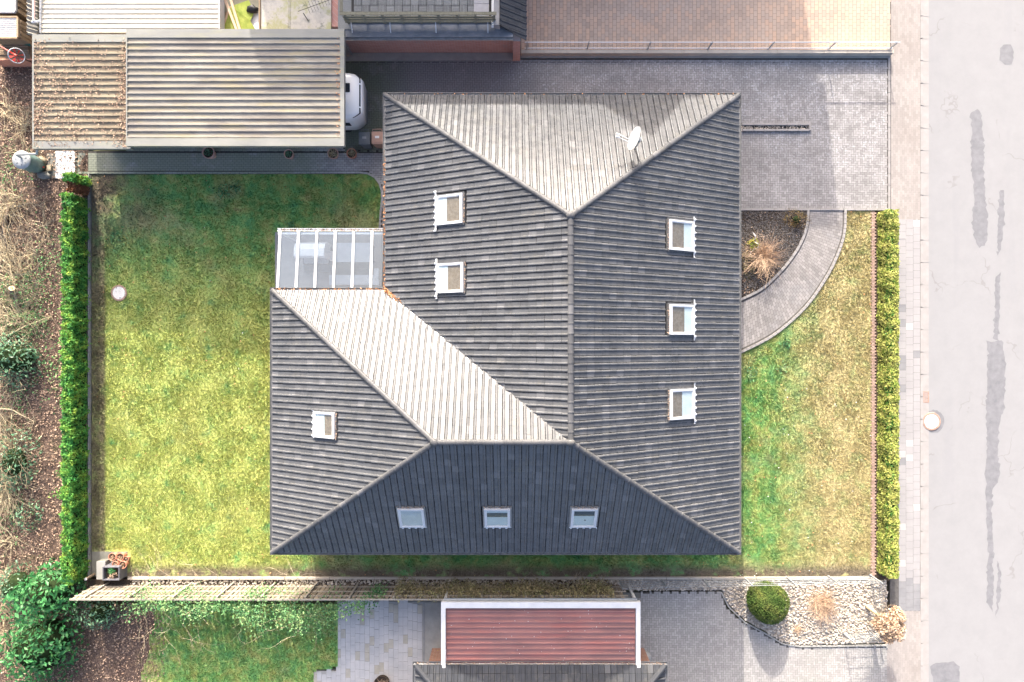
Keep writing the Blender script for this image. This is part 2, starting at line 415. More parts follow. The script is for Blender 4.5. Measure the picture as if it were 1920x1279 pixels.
M_FASC = sheet_mat('weathered_edge_sheet', L(.20, .205, .19), L(.26, .26, .235), L(.16, .165, .165), L(.24, .24, .165), .6, .5)
M_FASCG = plain('grey_edge_sheet', L(.22, .22, .225), L(.30, .30, .30), 3, .6, .4)
M_CREAM = sheet_mat('cream_roof_sheet', L(.50, .475, .41), L(.56, .54, .48), L(.47, .44, .35), L(.44, .40, .30), .6, .55)
M_RED = sheet_mat('red_roof_sheet', L(.26, .125, .115), L(.33, .17, .155), L(.19, .115, .11), L(.34, .13, .115), .42, .6)
def wood(name, a, b, sc=(1.5, 1.5, 12), var=.25):
    t = NT(name); n = t.noise(3, 5, .7, t.stretch(sc)); c = t.ramp(n, [(.3, a), (.7, b)]); c = t.vary(c, t.isl(), 1 - var, 1 + var)
    oi = t.n('ShaderNodeObjectInfo'); c = t.vary(c, oi.outputs['Random'], 1 - var, 1 + var)
    t.bump(n, .2, .004); return t.fin(c, .85, .2)
M_FENCE = wood('grey_fence_board', L(.175, .145, .11), L(.27, .23, .18))
M_DECKW = wood('grey_deck_slat', L(.19, .2, .2), L(.27, .275, .27), (6, 6, 2), .14)
M_RAILW = wood('mossy_railing_board', L(.14, .14, .10), L(.24, .23, .18), (8, 2, 2))
M_PLANK = wood('raw_plank', L(.52, .36, .24), L(.66, .50, .36), (2, 2, 2))
M_WOODB = wood('brown_timber', L(.24, .17, .11), L(.36, .27, .18), (3, 3, 3))
M_MOSSB = plain('mossy_green_board', L(.20, .26, .05), L(.36, .40, .10), 4, .9, .15)
M_TERRA = plain('terracotta', L(.48, .20, .13), L(.62, .30, .2), 8, .8, .25)
M_TERRAP = plain('pale_terracotta', L(.50, .30, .25), L(.60, .40, .33), 8, .8, .25)
M_BLACK = plain('black_plastic', L(.02, .02, .022), None, rough=.5)
M_DGREY = plain('dark_grey_plastic', L(.09, .105, .12), L(.12, .135, .15), 6, .5, .4)
M_BROWNP = plain('brown_plastic', L(.36, .22, .17), L(.42, .27, .21), 6, .5, .4)
M_GREYP = plain('grey_planter', L(.11, .11, .13), L(.15, .15, .17), 6, .6, .35)
M_CAR = plain('white_car_paint', L(.80, .82, .84), None, rough=.25, spec=.6)
M_WINDOWD = plain('dark_window', L(.02, .025, .035), None, rough=.08, spec=.7)
M_RUBBER = plain('rubber', L(.02, .02, .02), None, rough=.8)
M_GALV = plain('galvanised_metal', L(.30, .32, .325), L(.38, .40, .405), 8, .5, .5, metal=.2)
M_BARREL = plain('blue_green_barrel', L(.10, .17, .165), L(.15, .23, .22), 5, .5, .4)
M_STONE = plain('field_stone', L(.15, .155, .14), L(.27, .27, .25), 5, .9, .2, bump=.5, bscale=25)
M_SACK = plain('buff_stone', L(.30, .25, .17), L(.42, .36, .26), 5, .9, .2, bump=.4)
M_IRON = plain('rusty_cast_iron', L(.26, .16, .12), L(.42, .29, .23), 12, .7, .4, bump=.3)
M_LID = plain('pale_manhole_concrete', L(.70, .67, .65), L(.78, .76, .74), 6, .85, .2, bump=.15)
M_REDP = plain('red_enamel', L(.62, .05, .035), L(.70, .08, .05), 5, .35, .5)
M_ALU = plain('white_aluminium', L(.70, .71, .72), L(.76, .76, .77), 5, .35, .5, metal=.2)
M_CLOTH = plain('white_canvas', L(.74, .75, .75), L(.80, .80, .80), 6, .9, .1)
M_CUSH = plain('pale_cushion', L(.42, .46, .50), L(.50, .53, .56), 6, .9, .1)
M_WICK = plain('dark_wicker', L(.10, .12, .14), L(.16, .18, .2), 20, .8, .2)
M_FIBRE = plain('fibre_cement', L(.24, .225, .195), L(.36, .34, .30), 4, .9, .2, bump=.3)
M_TRANSL = plain('ribbed_plastic_sheet', L(.40, .42, .44), L(.58, .56, .52), 14, .35, .5)
M_GREENS = plain('green_roof_felt', L(.04, .10, .075), L(.07, .15, .11), 5, .85, .2)
def flatroof():
    t = NT('stained_flat_roof')
    c = t.ramp(t.noise(.9, 6, .72), [(.28, L(.30, .29, .27)), (.45, L(.52, .49, .43)), (.56, L(.40, .39, .22)), (.72, L(.60, .55, .42))])
    c = t.mix(t.mr(t.noise(2.4, 6, .75), .56, .68, 0, .75), c, L(.13, .15, .12))
    t.bump(t.noise(40, 4, .7), .3, .01); return t.fin(c, .9, .2)
M_FLAT = flatroof()
M_WALLP = plain('pale_render', L(.52, .50, .46), L(.60, .58, .54), 3, .9, .2)
# ================================================================== builders for fields of small pieces
def gridsheet(name, x0, x1, y0, y1, step, m, z=0., amp=.02, fr=1.2, poly=None, zfun=None):
    nx, ny = int((x1 - x0) / step) + 1, int((y1 - y0) / step) + 1
    X, Y = np.meshgrid(np.linspace(x0, x1, nx), np.linspace(y0, y1, ny))
    Z = z + amp * (np.sin(X * fr * 2.1 + 1.3 * np.sin(Y * fr)) * .5 + np.sin(Y * fr * 1.7 + 1.1 * np.sin(X * fr * 1.3)) * .5)
    if zfun is not None: Z = Z + zfun(X, Y)
    V = np.stack([X, Y, Z], -1).reshape(-1, 3)
    I = np.arange(nx * ny).reshape(ny, nx)
    F = np.stack([I[:-1, :-1], I[:-1, 1:], I[1:, 1:], I[1:, :-1]], -1).reshape(-1, 4)
    if poly is not None:
        c = V[F].mean(1); F = F[inpoly(c[:, :2], poly)]
    return npmesh(name, V, F, m, smooth=True)
def boxes_np(C, U, Lh, Wh, Z0, Z1):
    """boxes with centre C (N,2), unit dir U (N,2), half sizes, bottom and top heights"""
    N = len(C); W_ = np.stack([-U[:, 1], U[:, 0]], -1)
    Lh = np.broadcast_to(Lh, N)[:, None]; Wh = np.broadcast_to(Wh, N)[:, None]
    cor = [C + U * Lh * a + W_ * Wh * b for a, b in ((-1, -1), (1, -1), (1, 1), (-1, 1))]
    Z0 = np.broadcast_to(Z0, N); Z1 = np.broadcast_to(Z1, N)
    tilt = rng.normal(0, .0006, (N, 4))
    V = np.stack([np.concatenate([c, Z0[:, None]], 1) for c in cor] + [np.concatenate([c, (Z1 + tilt[:, i])[:, None]], 1) for i, c in enumerate(cor)], 1)
    base = (np.arange(N) * 8)[:, None, None]
    f = np.array([(4, 5, 6, 7), (0, 1, 5, 4), (1, 2, 6, 5), (2, 3, 7, 6), (3, 0, 4, 7)])[None]
    return V.reshape(-1, 3), (base + f).reshape(-1, 4)
def pavers(poly, m, parent, z, pat='stretcher', Ln=.2, Wd=.1, rot=0., gap=.010, excl=(), th=.05, name='paver_field'):
    A = np.array(poly); c0 = A.mean(0); ext = np.abs(A - c0).max() * 1.5
    ca, sa = math.cos(rot), math.sin(rot)
    if pat == 'stretcher':
        nr = int(ext / Wd); nc = int(ext / Ln)
        J, I = np.meshgrid(np.arange(-nr, nr), np.arange(-nc, nc), indexing='ij')
        Q = np.stack([(I + .5 * (J % 2)) * Ln, J * Wd], -1).reshape(-1, 2)
        D = np.zeros(len(Q))
    else:
        n = int(ext / Wd); I, J = np.meshgrid(np.arange(-n, n), np.arange(-n, n), indexing='ij')
        d = (I - J) % 4
        h = d == 0; v = d == 3
        Qh = np.stack([(I[h] + 1) * Wd, (J[h] + .5) * Wd], -1); Qv = np.stack([(I[v] + .5) * Wd, (J[v] + 1) * Wd], -1)
        Q = np.concatenate([Qh, Qv]); D = np.concatenate([np.zeros(len(Qh)), np.full(len(Qv), math.pi / 2)])
    P = np.stack([Q[:, 0] * ca - Q[:, 1] * sa, Q[:, 0] * sa + Q[:, 1] * ca], -1) + c0
    k = inpoly(P, poly)
    for e in excl: k &= ~inpoly(P, e)
    P = P[k]; D = D[k] + rot
    U = np.stack([np.cos(D), np.sin(D)], -1)
    V, F = boxes_np(P, U, Ln / 2 - gap / 2, Wd / 2 - gap / 2, z - th, z + rng.normal(0, .0007, len(P)))
    return tag(npmesh(name, V, F, m, parent), kind='stuff')
def sheet(name, poly, m, z, th=.15, parent=None):
    o = MB().prism(poly, z - th, z).build(name, m, parent)
    return o if parent is not None else tag(o, kind='structure')
def ico(sub=0):
    bm = bmesh.new(); bmesh.ops.create_icosphere(bm, subdivisions=sub + 1, radius=1)
    V = np.array([v.co[:] for v in bm.verts]); F = np.array([[v.index for v in f.verts] for f in bm.faces]); bm.free(); return V, F
ICO0 = ico(0); ICO1 = ico(1)
def stones(name, P, z, r0, r1, m, parent=None, flat=.6, shape=ICO0):
    N = len(P); BV, BF = shape
    r = rng.uniform(r0, r1, (N, 1, 1)); sc = rng.uniform(.65, 1.25, (N, 1, 3)); sc[:, :, 2] *= flat
    a = rng.uniform(0, 6.28, N); V = BV[None] * r * sc * rng.uniform(.85, 1.15, (N, len(BV), 1))
    ca, sa = np.cos(a)[:, None], np.sin(a)[:, None]
    X = V[:, :, 0] * ca - V[:, :, 1] * sa; Y = V[:, :, 0] * sa + V[:, :, 1] * ca
    V = np.stack([X + P[:, 0:1], Y + P[:, 1:2], V[:, :, 2] + z + rng.uniform(0, r0, (N, 1))], -1)
    F = BF[None] + (np.arange(N) * len(BV))[:, None, None]
    return npmesh(name, V.reshape(-1, 3), F.reshape(-1, 3), m, parent, smooth=True)
def unit(a): return a / (np.linalg.norm(a, axis=-1, keepdims=True) + 1e-9)
def leaves(name, P, Nn, s0, s1, m, parent=None, asp=.5, jit=.5, fold=.25):
    N = len(P); Nn = unit(Nn + rng.normal(0, jit, (N, 3)))
    T = unit(np.cross(Nn, rng.normal(0, 1, (N, 3)))); B = np.cross(Nn, T)
    s = rng.uniform(s0, s1, (N, 1))
    a = P - T * s; b = P + B * s * asp + Nn * s * fold * .5; c = P + T * s; d = P - B * s * asp + Nn * s * fold * .5
    V = np.stack([a, b, c, d], 1).reshape(-1, 3)
    i = (np.arange(N) * 4)[:, None]
    F = np.concatenate([i + np.array([[0, 1, 2]]), i + np.array([[0, 2, 3]])], 1).reshape(-1, 3)
    return npmesh(name, V, F, m, parent)
def tufts(name, P, z, m, parent=None, h0=.03, h1=.065, blades=3, w=.012, lean=.6):
    N = len(P); n = N * blades
    Q = np.repeat(P, blades, 0) + rng.normal(0, .018, (n, 2)); h = rng.uniform(h0, h1, n)
    a = rng.uniform(0, 6.28, n); dx, dy = np.cos(a), np.sin(a); le = rng.uniform(.1, lean, n) * h
    b = rng.uniform(0, 6.28, n); wx, wy = np.cos(b) * w, np.sin(b) * w
    zz = np.broadcast_to(z, n) if np.isscalar(z) else np.repeat(z, blades)
    V = np.stack([np.stack([Q[:, 0] - wx, Q[:, 1] - wy, zz - .005], -1), np.stack([Q[:, 0] + wx, Q[:, 1] + wy, zz - .005], -1),
                  np.stack([Q[:, 0] + dx * le, Q[:, 1] + dy * le, zz + h], -1)], 1)
    # the blades of one tuft share an island so that a tuft keeps one shade
    V = V.reshape(-1, 3); F = np.arange(n * 3).reshape(-1, 3)
    return tag(npmesh(name, V, F, m, parent), kind='stuff')
def twig_fan(mb, base, n, ln, up=.5, r=.008, spread=6.28, a0=0., segs=4, wig=.25, fork=.5, droop=0., rbase=.05):
    for i in range(n):
        a = a0 + random.uniform(-.5, .5) * spread; el = random.uniform(up * .4, up * 1.5)
        d = Vector((math.cos(a) * math.cos(el), math.sin(a) * math.cos(el), math.sin(el)))
        p = Vector(base) + Vector((random.uniform(-1, 1) * rbase, random.uniform(-1, 1) * rbase, 0)); pts = [p.copy()]
        l = ln * random.uniform(.55, 1.1) / segs
        for k in range(segs):
            d = (d + Vector((random.gauss(0, wig), random.gauss(0, wig), random.gauss(0, wig * .5) - droop))).normalized()
            p = p + d * l
            p.z = max(p.z, .03); pts.append(p.copy())
            if random.random() < fork:
                q = p.copy(); dd = (d + Vector((random.gauss(0, .6), random.gauss(0, .6), random.gauss(0, .25)))).normalized(); pp = [q.copy()]
                for _ in range(2):
                    q = q + dd * l * .8; q.z = max(q.z, .03); dd = (dd + Vector((random.gauss(0, .25), random.gauss(0, .25), 0))).normalized(); pp.append(q.copy())
                mb.tube(pp, [r * .55, r * .4, r * .25], 3, False)
        mb.tube(pts, [r * (1 - .75 * k / segs) for k in range(segs + 1)], 3, False)
    return mb
def blob_points(c, rad, n, shell=.55, seed_lumps=7, zmin=.0, lump=.25):
    """points and normals through the outer part of a lumpy ellipsoid"""
    d = unit(rng.normal(0, 1, (n, 3)))
    k = np.ones(n)
    for _ in range(seed_lumps):
        q = unit(rng.normal(0, 1, (1, 3))); k += lump * rng.uniform(-.25, .8) * np.exp(-((1 - (d * q).sum(1)) * 5))
    rr = rng.uniform(shell, 1., n) ** .5 * k
    P = d * rr[:, None] * np.array(rad) + np.array(c); keep = P[:, 2] > zmin
    return P[keep], d[keep]
def core_blob(name, c, rad, m, parent):
    BV, BF = ICO1; V = BV * np.array(rad) * rng.uniform(.88, 1.06, (len(BV), 1)) + np.array(c)
    V[:, 2] = np.maximum(V[:, 2], .0)
    return npmesh(name, V, BF, m, parent, smooth=True)
def shrub(name, label, c, rad, n, s, m, core=.72, group=None, jit=.8, lump=.75, shell=.3, asp=.45):
    t = thing(name, label, 'shrub', (c[0], c[1], 0), 0, group)
    cc = (0, 0, rad[2] * .55)
    P, N_ = blob_points(cc, rad, n, shell, 16, .02, lump)
    leaves('foliage', P, N_ + np.array([0, 0, .5]), s * .4, s * 1.35, m, t, asp, jit)
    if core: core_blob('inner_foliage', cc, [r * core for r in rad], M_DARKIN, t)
    mb = MB()
    for _ in range(5):
        a = random.uniform(0, 6.28); mb.tube([(0, 0, 0), (math.cos(a) * rad[0] * .4, math.sin(a) * rad[1] * .4, rad[2] * .9)], [.03, .012], 5)
    mb.build('stem', M_BARK, t)
    return t

# ================================================================== the setting
M_EARTH = plain('far_ground', L(.10, .12, .05), L(.2, .19, .1), .15, .95, .1)
g = MB().add([(-400, -400, -.22), (400, -400, -.22), (400, 400, -.22), (-400, 400, -.22)], [(0, 1, 2, 3)]).build('ground', M_EARTH)
tag(g, 'flat open ground beyond the plots', kind='structure')

# --- street
RX0 = GX(1743)
road = MB().bx(RX0, 28.5, -60, 60, -.3, -.06).build('road', M_ROAD); tag(road, 'pale grey asphalt road along the right side', kind='structure')
far_walk = MB().bx(28.52, 31, -60, 60, -.3, .03).build('far_pavement', M_SLAB); tag(far_walk, kind='structure')
def patch(pts, z=-.056, jag=.03, name='tar_patch'):
    P = [G(a, b) for a, b in pts]; out = []
    n = len(P)
    for i in range(n):
        a, b = P[i], P[(i + 1) % n]; m = max(2, int((b - a).length / .12))
        for k in range(m):
            q = a.lerp(b, k / m); out.append((q.x + random.gauss(0, jag), q.y + random.gauss(0, jag), z))
    return MB().add(out, [tuple(range(len(out)))]).build(name, M_PATCH, road)
patch([(1877, 90), (1884, 83), (1896, 83), (1902, 92), (1903, 108), (1898, 120), (1886, 122), (1876, 112)], jag=.015)
patch([(1822, 214), (1828, 206), (1840, 206), (1843, 222), (1842, 240), (1846, 255), (1848, 285), (1845, 312), (1848, 330), (1849, 372), (1853, 400), (1853, 440), (1848, 462), (1836, 462), (1826, 440), (1825, 400), (1828, 372), (1824, 330), (1822, 290), (1823, 250)])
patch([(1853, 640), (1866, 642), (1880, 640), (1886, 660), (1887, 700), (1886, 770), (1878, 780), (1874, 800), (1873, 850), (1876, 900), (1862, 920), (1862, 970), (1864, 1030), (1868, 1040), (1862, 1060), (1865, 1100), (1862, 1150), (1852, 1130), (1852, 1080), (1855, 1040), (1852, 980), (1850, 920), (1848, 890), (1852, 840), (1850, 780), (1853, 720)])
patch([(1873, 1046), (1879, 1080), (1876, 1130), (1869, 1160), (1871, 1110)], -.057)
patch([(1745, 1252), (1757, 1244), (1790, 1243), (1801, 1252), (1800, 1290), (1755, 1290), (1748, 1265)], jag=.015)
patch([(1875, 360), (1884, 356), (1884, 420), (1878, 470), (1871, 480)], -.057)
patch([(1868, 520), (1877, 510), (1876, 600), (1872, 640), (1865, 636)], -.057)
# gutter slabs and kerb stones
gut = tag(MB().bx(GX(1731) + .005, RX0 - .005, -60, 60, -.3, -.052).build('street_gutter', M_CONC), kind='structure')
gs = MB().bx(GX(1731) + .012, RX0 - .012, -.49, .49, -.08, -.045).build('gutter_stone', M_KERB, gut)
for i in range(-16, 17):
    if i: dup(gs, gut, (0, i * 1.0, 0))
gs.location = (0, 0, 0)
walk = tag(MB().bx(GX(1668) + .01, GX(1725), -60, 60, -.3, .0195).build('pavement', M_JOINTL), 'pale pavement beside the street', kind='structure')
ks = MB().bx(GX(1725) + .006, GX(1731) - .002, -.492, .492, -.3, .02).build('kerb_stone', M_KERB, walk, bevel=.012)
for i in range(-16, 17):
    if i: dup(ks, walk, (0, i * 1.0, random.uniform(-.004, .004)))
for (c0, c1) in ((1684.5, 1698), (1698, 1711.6), (1711.6, 1724.6)):
    off = random.uniform(0, 13.6)
    base = None
    x0, x1 = GX(c0) + .004, GX(c1) - .004
    y = 413 + off - 13.6
    while y < 1145:
        ya, yb = max(y, 412), min(y + 13.65, 1145.5)
        if yb - ya > 3:
            m = M_SLAB
            if y > 1083: m = M_SLABD if (c0 != 1698 or y < 1120) else M_SLABD
            elif random.random() < .06: m = M_SLABD
            elif random.random() < .03: m = M_SLABW
            h = (yb - ya) * K(0)
            ob = MB().box((0, 0, 0), (x1 - x0, h - .008, .06)).build('paving_slab', m, walk)
            ob.location = ((x0 + x1) / 2, GY((ya + yb) / 2), random.uniform(-.004, .003)); ob.rotation_euler = (random.gauss(0, .004), random.gauss(0, .004), random.gauss(0, .004))
        y += 13.65
pavers(PG([(1671, -20), (1724, -20), (1724, 416), (1671, 416)]), M_PINK, walk, .025, 'stretcher', .2, .1, R(90), .0045)
pavers(PG([(1664, 1143), (1724, 1143), (1724, 1300), (1664, 1300)]), M_PINK, walk, .025, 'stretcher', .2, .1, R(90), .0045)

# --- lawns
HOUSE_FOOT = [(-4.6, 9.4), (-4.6, 1.5), (-9.1, 1.5), (-9.1, -8.0), (8.6, -8.0), (8.6, 9.4)]
OUT_C = [(1584, 393), (1582, 440), (1567, 485), (1546, 525), (1515, 570), (1480, 605), (1440, 635), (1380, 665)]
IN_C = [(1515, 393), (1511, 430), (1498, 462), (1478, 492), (1453, 520), (1424, 545), (1380, 566)]
def resample(pts, n):
    P = [G(a, b) for a, b in pts]
    # smooth through Catmull-Rom, then even spacing
    Q = []
    for i in range(len(P) - 1):
        p0, p1, p2, p3 = P[max(i - 1, 0)], P[i], P[i + 1], P[min(i + 2, len(P) - 1)]
        for k in range(12):
            t = k / 12
            Q.append(.5 * ((2 * p1) + (p2 - p0) * t + (2 * p0 - 5 * p1 + 4 * p2 - p3) * t * t + (3 * p1 - p0 - 3 * p2 + p3) * t ** 3))
    Q.append(P[-1]); d = [0]
    for i in range(1, len(Q)): d.append(d[-1] + (Q[i] - Q[i - 1]).length)
    out = []
    for k in range(n):
        s = d[-1] * k / (n - 1); j = max(i for i in range(len(d)) if d[i] <= s + 1e-9); j = min(j, len(Q) - 2)
        out.append(Q[j].lerp(Q[j + 1], (s - d[j]) / max(d[j + 1] - d[j], 1e-9)))
    return out
OC, IC = resample(OUT_C, 60), resample(IN_C, 60)
PATHPOLY = [tuple(p[:2]) for p in OC] + [tuple(p[:2]) for p in IC[::-1]]
BEDPOLY = [tuple(p[:2]) for p in IC] + PG([(1340, 566), (1340, 393)])
DRIVE = PG([(645, 113), (1667, 108), (1667, 393), (1250, 393), (1250, 200), (724, 200), (724, 284), (645, 284)])
WALK = PG([(140, 284), (724, 284), (724, 434), (711, 434), (716, 372), (713, 352), (704, 336), (688, 327), (140, 328)])
TERR = PG([(516, 436), (735, 436), (735, 560), (516, 560)])
LAWN = PG([(172, 320), (1634, 320), (1634, 1082), (172, 1082)])
lawn = gridsheet('lawn', GX(172), GX(1634), GY(1082), GY(320), .3, M_LAWN, 0., .012, 1.7)
tag(lawn, 'garden lawn around the house, mossy and yellow in the sun', kind='structure')
EXC = [HOUSE_FOOT, DRIVE, WALK, TERR, PATHPOLY, BEDPOLY, PG([(1380, 300), (1640, 300), (1640, 397), (1380, 397)]), PG([(170, 1030), (246, 1030), (246, 1083), (170, 1083)])]
P = scatter(LAWN, int(bbarea(LAWN) * 620), EXC)
# thinner where the earth is bare
keep = rng.random(len(P)) > np.clip((-13.5 - P[:, 0]) / 4.5, 0, 1) * np.clip((P[:, 1] - 2.5) / 3, 0, 1) * .75
keep &= rng.random(len(P)) > np.clip((-9.7 - P[:, 1]) / .6, 0, 1) * .8
P = P[keep]
tufts('grass', P, .0, M_LAWN, lawn)
# daisies and pale flecks
D = scatter(LAWN, 700, EXC); D = D[(D[:, 0] > 9.5) & (D[:, 1] < -2) | (rng.random(len(D)) < .05)]
M_DAISY = plain('daisies', L(.75, .75, .72), None)
tag(leaves('daisy_flowers', np.c_[D, np.full(len(D), .06)], np.tile([0, 0, 1.], (len(D), 1)), .012, .03, M_DAISY, lawn, .9, .2), kind='stuff')
D = scatter(LAWN, 900, EXC)
tag(leaves('fallen_leaves', np.c_[D, np.full(len(D), .055)], np.tile([0, 0, 1.], (len(D), 1)), .02, .045, M_LEAFO, lawn, .6, .3), kind='stuff')
# rosettes of weeds
W_ = []
for (a, b, r, n) in ((418, 360, 16, 60), (445, 352, 10, 30), (220, 445, 20, 70), (545, 424, 10, 40), (1475, 645, 12, 50), (1466, 690, 10, 40), (1410, 700, 14, 60)):
    c = G(a, b); q = rng.normal(0, r * K(0) * .5, (n, 2)) + np.array(c[:2]); W_.append(q)
W_ = np.concatenate(W_)
tag(leaves('broadleaf_weeds', np.c_[W_, np.full(len(W_), .06)], np.tile([0, 0, 1.], (len(W_), 1)), .04, .09, M_IVY, lawn, .5, .35), kind='stuff')

# --- driveway, walk, path, beds
drive = tag(MB().prism(DRIVE, -.2, .0).build('driveway', M_JOINT), 'stained grey block paved driveway beside the house', kind='structure')
drive.location.z = .0165
STRIP = PG([(1380, 233), (1518, 233), (1518, 247), (1380, 247)])
pavers(PG([(645, 118), (1664, 114), (1664, 393), (1250, 393), (1250, 200), (724, 200), (724, 284), (645, 284)]), M_DRIVE, drive, .0055, 'herring', .2, .1, 0, excl=[STRIP])
pavers(PG([(645, 115), (1664, 111), (1664, 115.4), (645, 119.4)]), M_DRIVE, drive, .007, 'stretcher', .2, .1, 0)
kmb = MB().box((0, 0, 0), (.1, .49, .1)).build('kerb_stone', M_KERB, drive, bevel=.008)
first = True
def kerb_run(parent, a, b, proto, z=.0, ln=.5):
    a, b = Vector(a[:2]), Vector(b[:2]); d = b - a; n = max(1, round(d.length / ln)); an = math.atan2(d.y, d.x) - math.pi / 2
    for i in range(n):
        p = a + d * (i + .5) / n
        o = dup(proto, parent, (p.x, p.y, z + random.uniform(-.003, .003)), (0, 0, an + random.gauss(0, .006)))
        o.scale = (1, d.length / n / ln, 1)
kerb_run(drive, G(1666, 110), G(1666, 392), kmb); kerb_run(drive, G(1386, 393.5), G(1666, 393.5), kmb)
kmb.location = (GX(1666), GY(395.5), 0)
pavers(PG([(237, 113), (648, 113), (648, 284), (237, 284)]), M_WALK, tag(MB().prism(PG([(237, 113), (644.5, 113), (644.5, 283.5), (237, 283.5)]), -.2, .0145).build('carport_floor', M_JOINT), kind='structure'), .02, 'stretcher')
gw = tag(MB().prism(WALK, -.2, .0).build('garden_walk', M_JOINT), 'mossy grey block paved walk along the carport', kind='structure'); gw.location.z = .0205
pavers(PG([(146, 286), (723, 286), (723, 432), (716, 432), (720, 372), (716, 352), (706, 334), (690, 322), (146, 322)]), M_WALK, gw, .0055, 'stretcher', .2, .1, 0)
# soldier course of edging blocks around the rounded lawn corner
ec = [G(a, b) for a, b in ((146, 325), (300, 325), (450, 325), (600, 324.5), (675, 324.5), (690, 326), (703, 333), (712, 345), (716, 358), (717, 372), (714, 400), (712, 432))]
blk = MB().box((0, 0, 0), (.09, .19, .08)).build('edging_block', M_WALK, gw)
blk.location = G(716, 433) + Vector((0, 0, .0))
for i in range(len(ec) - 1): kerb_run(gw, ec[i], ec[i + 1], blk, .0, .2)
# curved front path
path = tag(MB().prism(PATHPOLY, -.2, .0).build('footpath', M_JOINTL), 'curved grey block path to the front door', kind='structure'); path.location.z = .0165
V = []; F = []
def lerpcurve(c, t):
    f = t * (len(c) - 1); i = min(int(f), len(c) - 2); return c[i].lerp(c[i + 1], f - i)
rows = 62; cols = 8
for i in range(rows):
    for j in range(cols + 1):
        s0, s1 = (j - .5 * (i % 2)) / cols, (j + 1 - .5 * (i % 2)) / cols
        s0, s1 = max(s0, 0) * .88 + .06, min(s1, 1) * .88 + .06
        if s1 - s0 < .02: continue
        g_ = .0035; t0, t1 = i / rows + .0007, (i + 1) / rows - .0007
        q = [lerpcurve(IC, t).lerp(lerpcurve(OC, t), s) for t, s in ((t0, s0 + g_), (t0, s1 - g_), (t1, s1 - g_), (t1, s0 + g_))]
        b = len(V); zt = .0055 + random.gauss(0, .0007)
        V += [(p.x, p.y, -.03) for p in q] + [(p.x, p.y, zt) for p in q]
        F += [(b + 4, b + 5, b + 6, b + 7), (b, b + 1, b + 5, b + 4), (b + 1, b + 2, b + 6, b + 5), (b + 2, b + 3, b + 7, b + 6), (b + 3, b, b + 4, b + 7)]
tag(npmesh('paver_field', V, F, M_PATH, path), kind='stuff')
ob = bpy.data.objects['paver_field']
kp = MB().box((0, 0, 0), (.11, .24, .12)).build('kerb_stone', M_KERB, path, bevel=.008)
for c in (OC, IC):
    for i in range(0, len(c) - 2, 3): kerb_run(path, c[i], c[min(i + 3, len(c) - 1)], kp, .0, .25)
kp.location = (OC[-1].x, OC[-1].y, 0)
# dark gravel bed
bed = tag(MB().prism(BEDPOLY, -.2, .0).build('gravel_bed', M_SOIL), 'dark gravel bed between house and curved path', kind='structure'); bed.location.z = .02
GP = scatter(BEDPOLY, int(bbarea(BEDPOLY) * 900))
tag(stones('gravel', GP, .008, .012, .03, M_GRAV, bed), kind='stuff')
LQ = scatter(BEDPOLY, 2600); LQ = LQ[rng.random(len(LQ)) < np.clip((12.0 - LQ[:, 0]) * .4 + (2.0 - LQ[:, 1]) * .2, .06, 1)]
tag(leaves('dead_leaves', np.c_[LQ, np.full(len(LQ), .04)], np.tile([0, 0, 1.], (len(LQ), 1)), .02, .05, M_LEAF, bed, .55, .5), kind='stuff')
# small kerbed strip bed on the driveway
sb = tag(MB().prism(STRIP, -.1, .01).build('strip_bed', M_SOIL), 'narrow stone filled strip bed on the driveway', kind='structure')
kmb2 = MB().box((0, 0, 0), (.1, .49, .16)).build('kerb_stone', M_KERB, sb, bevel=.008)
kmb2.location = (GX(1517), GY(240), .05); kmb2.scale = (1, .6, 1)
kerb_run(sb, G(1390, 234.6), G(1516, 234.6), kmb2, .04); kerb_run(sb, G(1390, 245.6), G(1516, 245.6), kmb2, .04)
tag(stones('gravel', scatter(STRIP, 420), .03, .02, .04, M_PEB, sb), kind='stuff')

# --- edgings of the plot
ed = tag(MB().bx(GX(165), GX(171.5), GY(1083), GY(329), -.2, .04).build('garden_edging', M_CONCD), kind='structure')
e1 = MB().box((0, 0, 0), (.045, .98, .14)).build('edging_board', M_CONC, ed)
e1.location = (GX(168.4), GY(1060), .03)
for i in range(17): dup(e1, ed, (GX(168.4), GY(1060) + 1.0 * (i + 1), .03 + random.uniform(-.01, .01)))
ed2 = tag(MB().bx(GX(240), GX(1640), GY(1086.5), GY(1081.5), -.2, .03).build('plot_edging', M_CONCW), kind='structure')
e2 = MB().box((0, 0, 0), (.98, .1, .14)).build('edging_board', M_CONCW, ed2)
e2.location = (GX(262), GY(1084), .025)
for i in range(1, 33): dup(e2, ed2, (GX(262) + i * 1.0, GY(1084), .025 + random.uniform(-.008, .008)))
be = tag(MB().bx(GX(1634), GX(1640), GY(1080), GY(397), -.2, .0).build('brick_edging', M_JOINT), kind='structure')
pavers(PG([(1633, 397), (1641, 397), (1641, 1080), (1633, 1080)]), M_REDEDGE, be, .025, 'stretcher', .13, .07, 0)
hs = tag(MB().bx(GX(1640) + .004, GX(1688), GY(1090), GY(393), -.2, -.002).build('hedge_soil', M_SOIL), kind='structure')

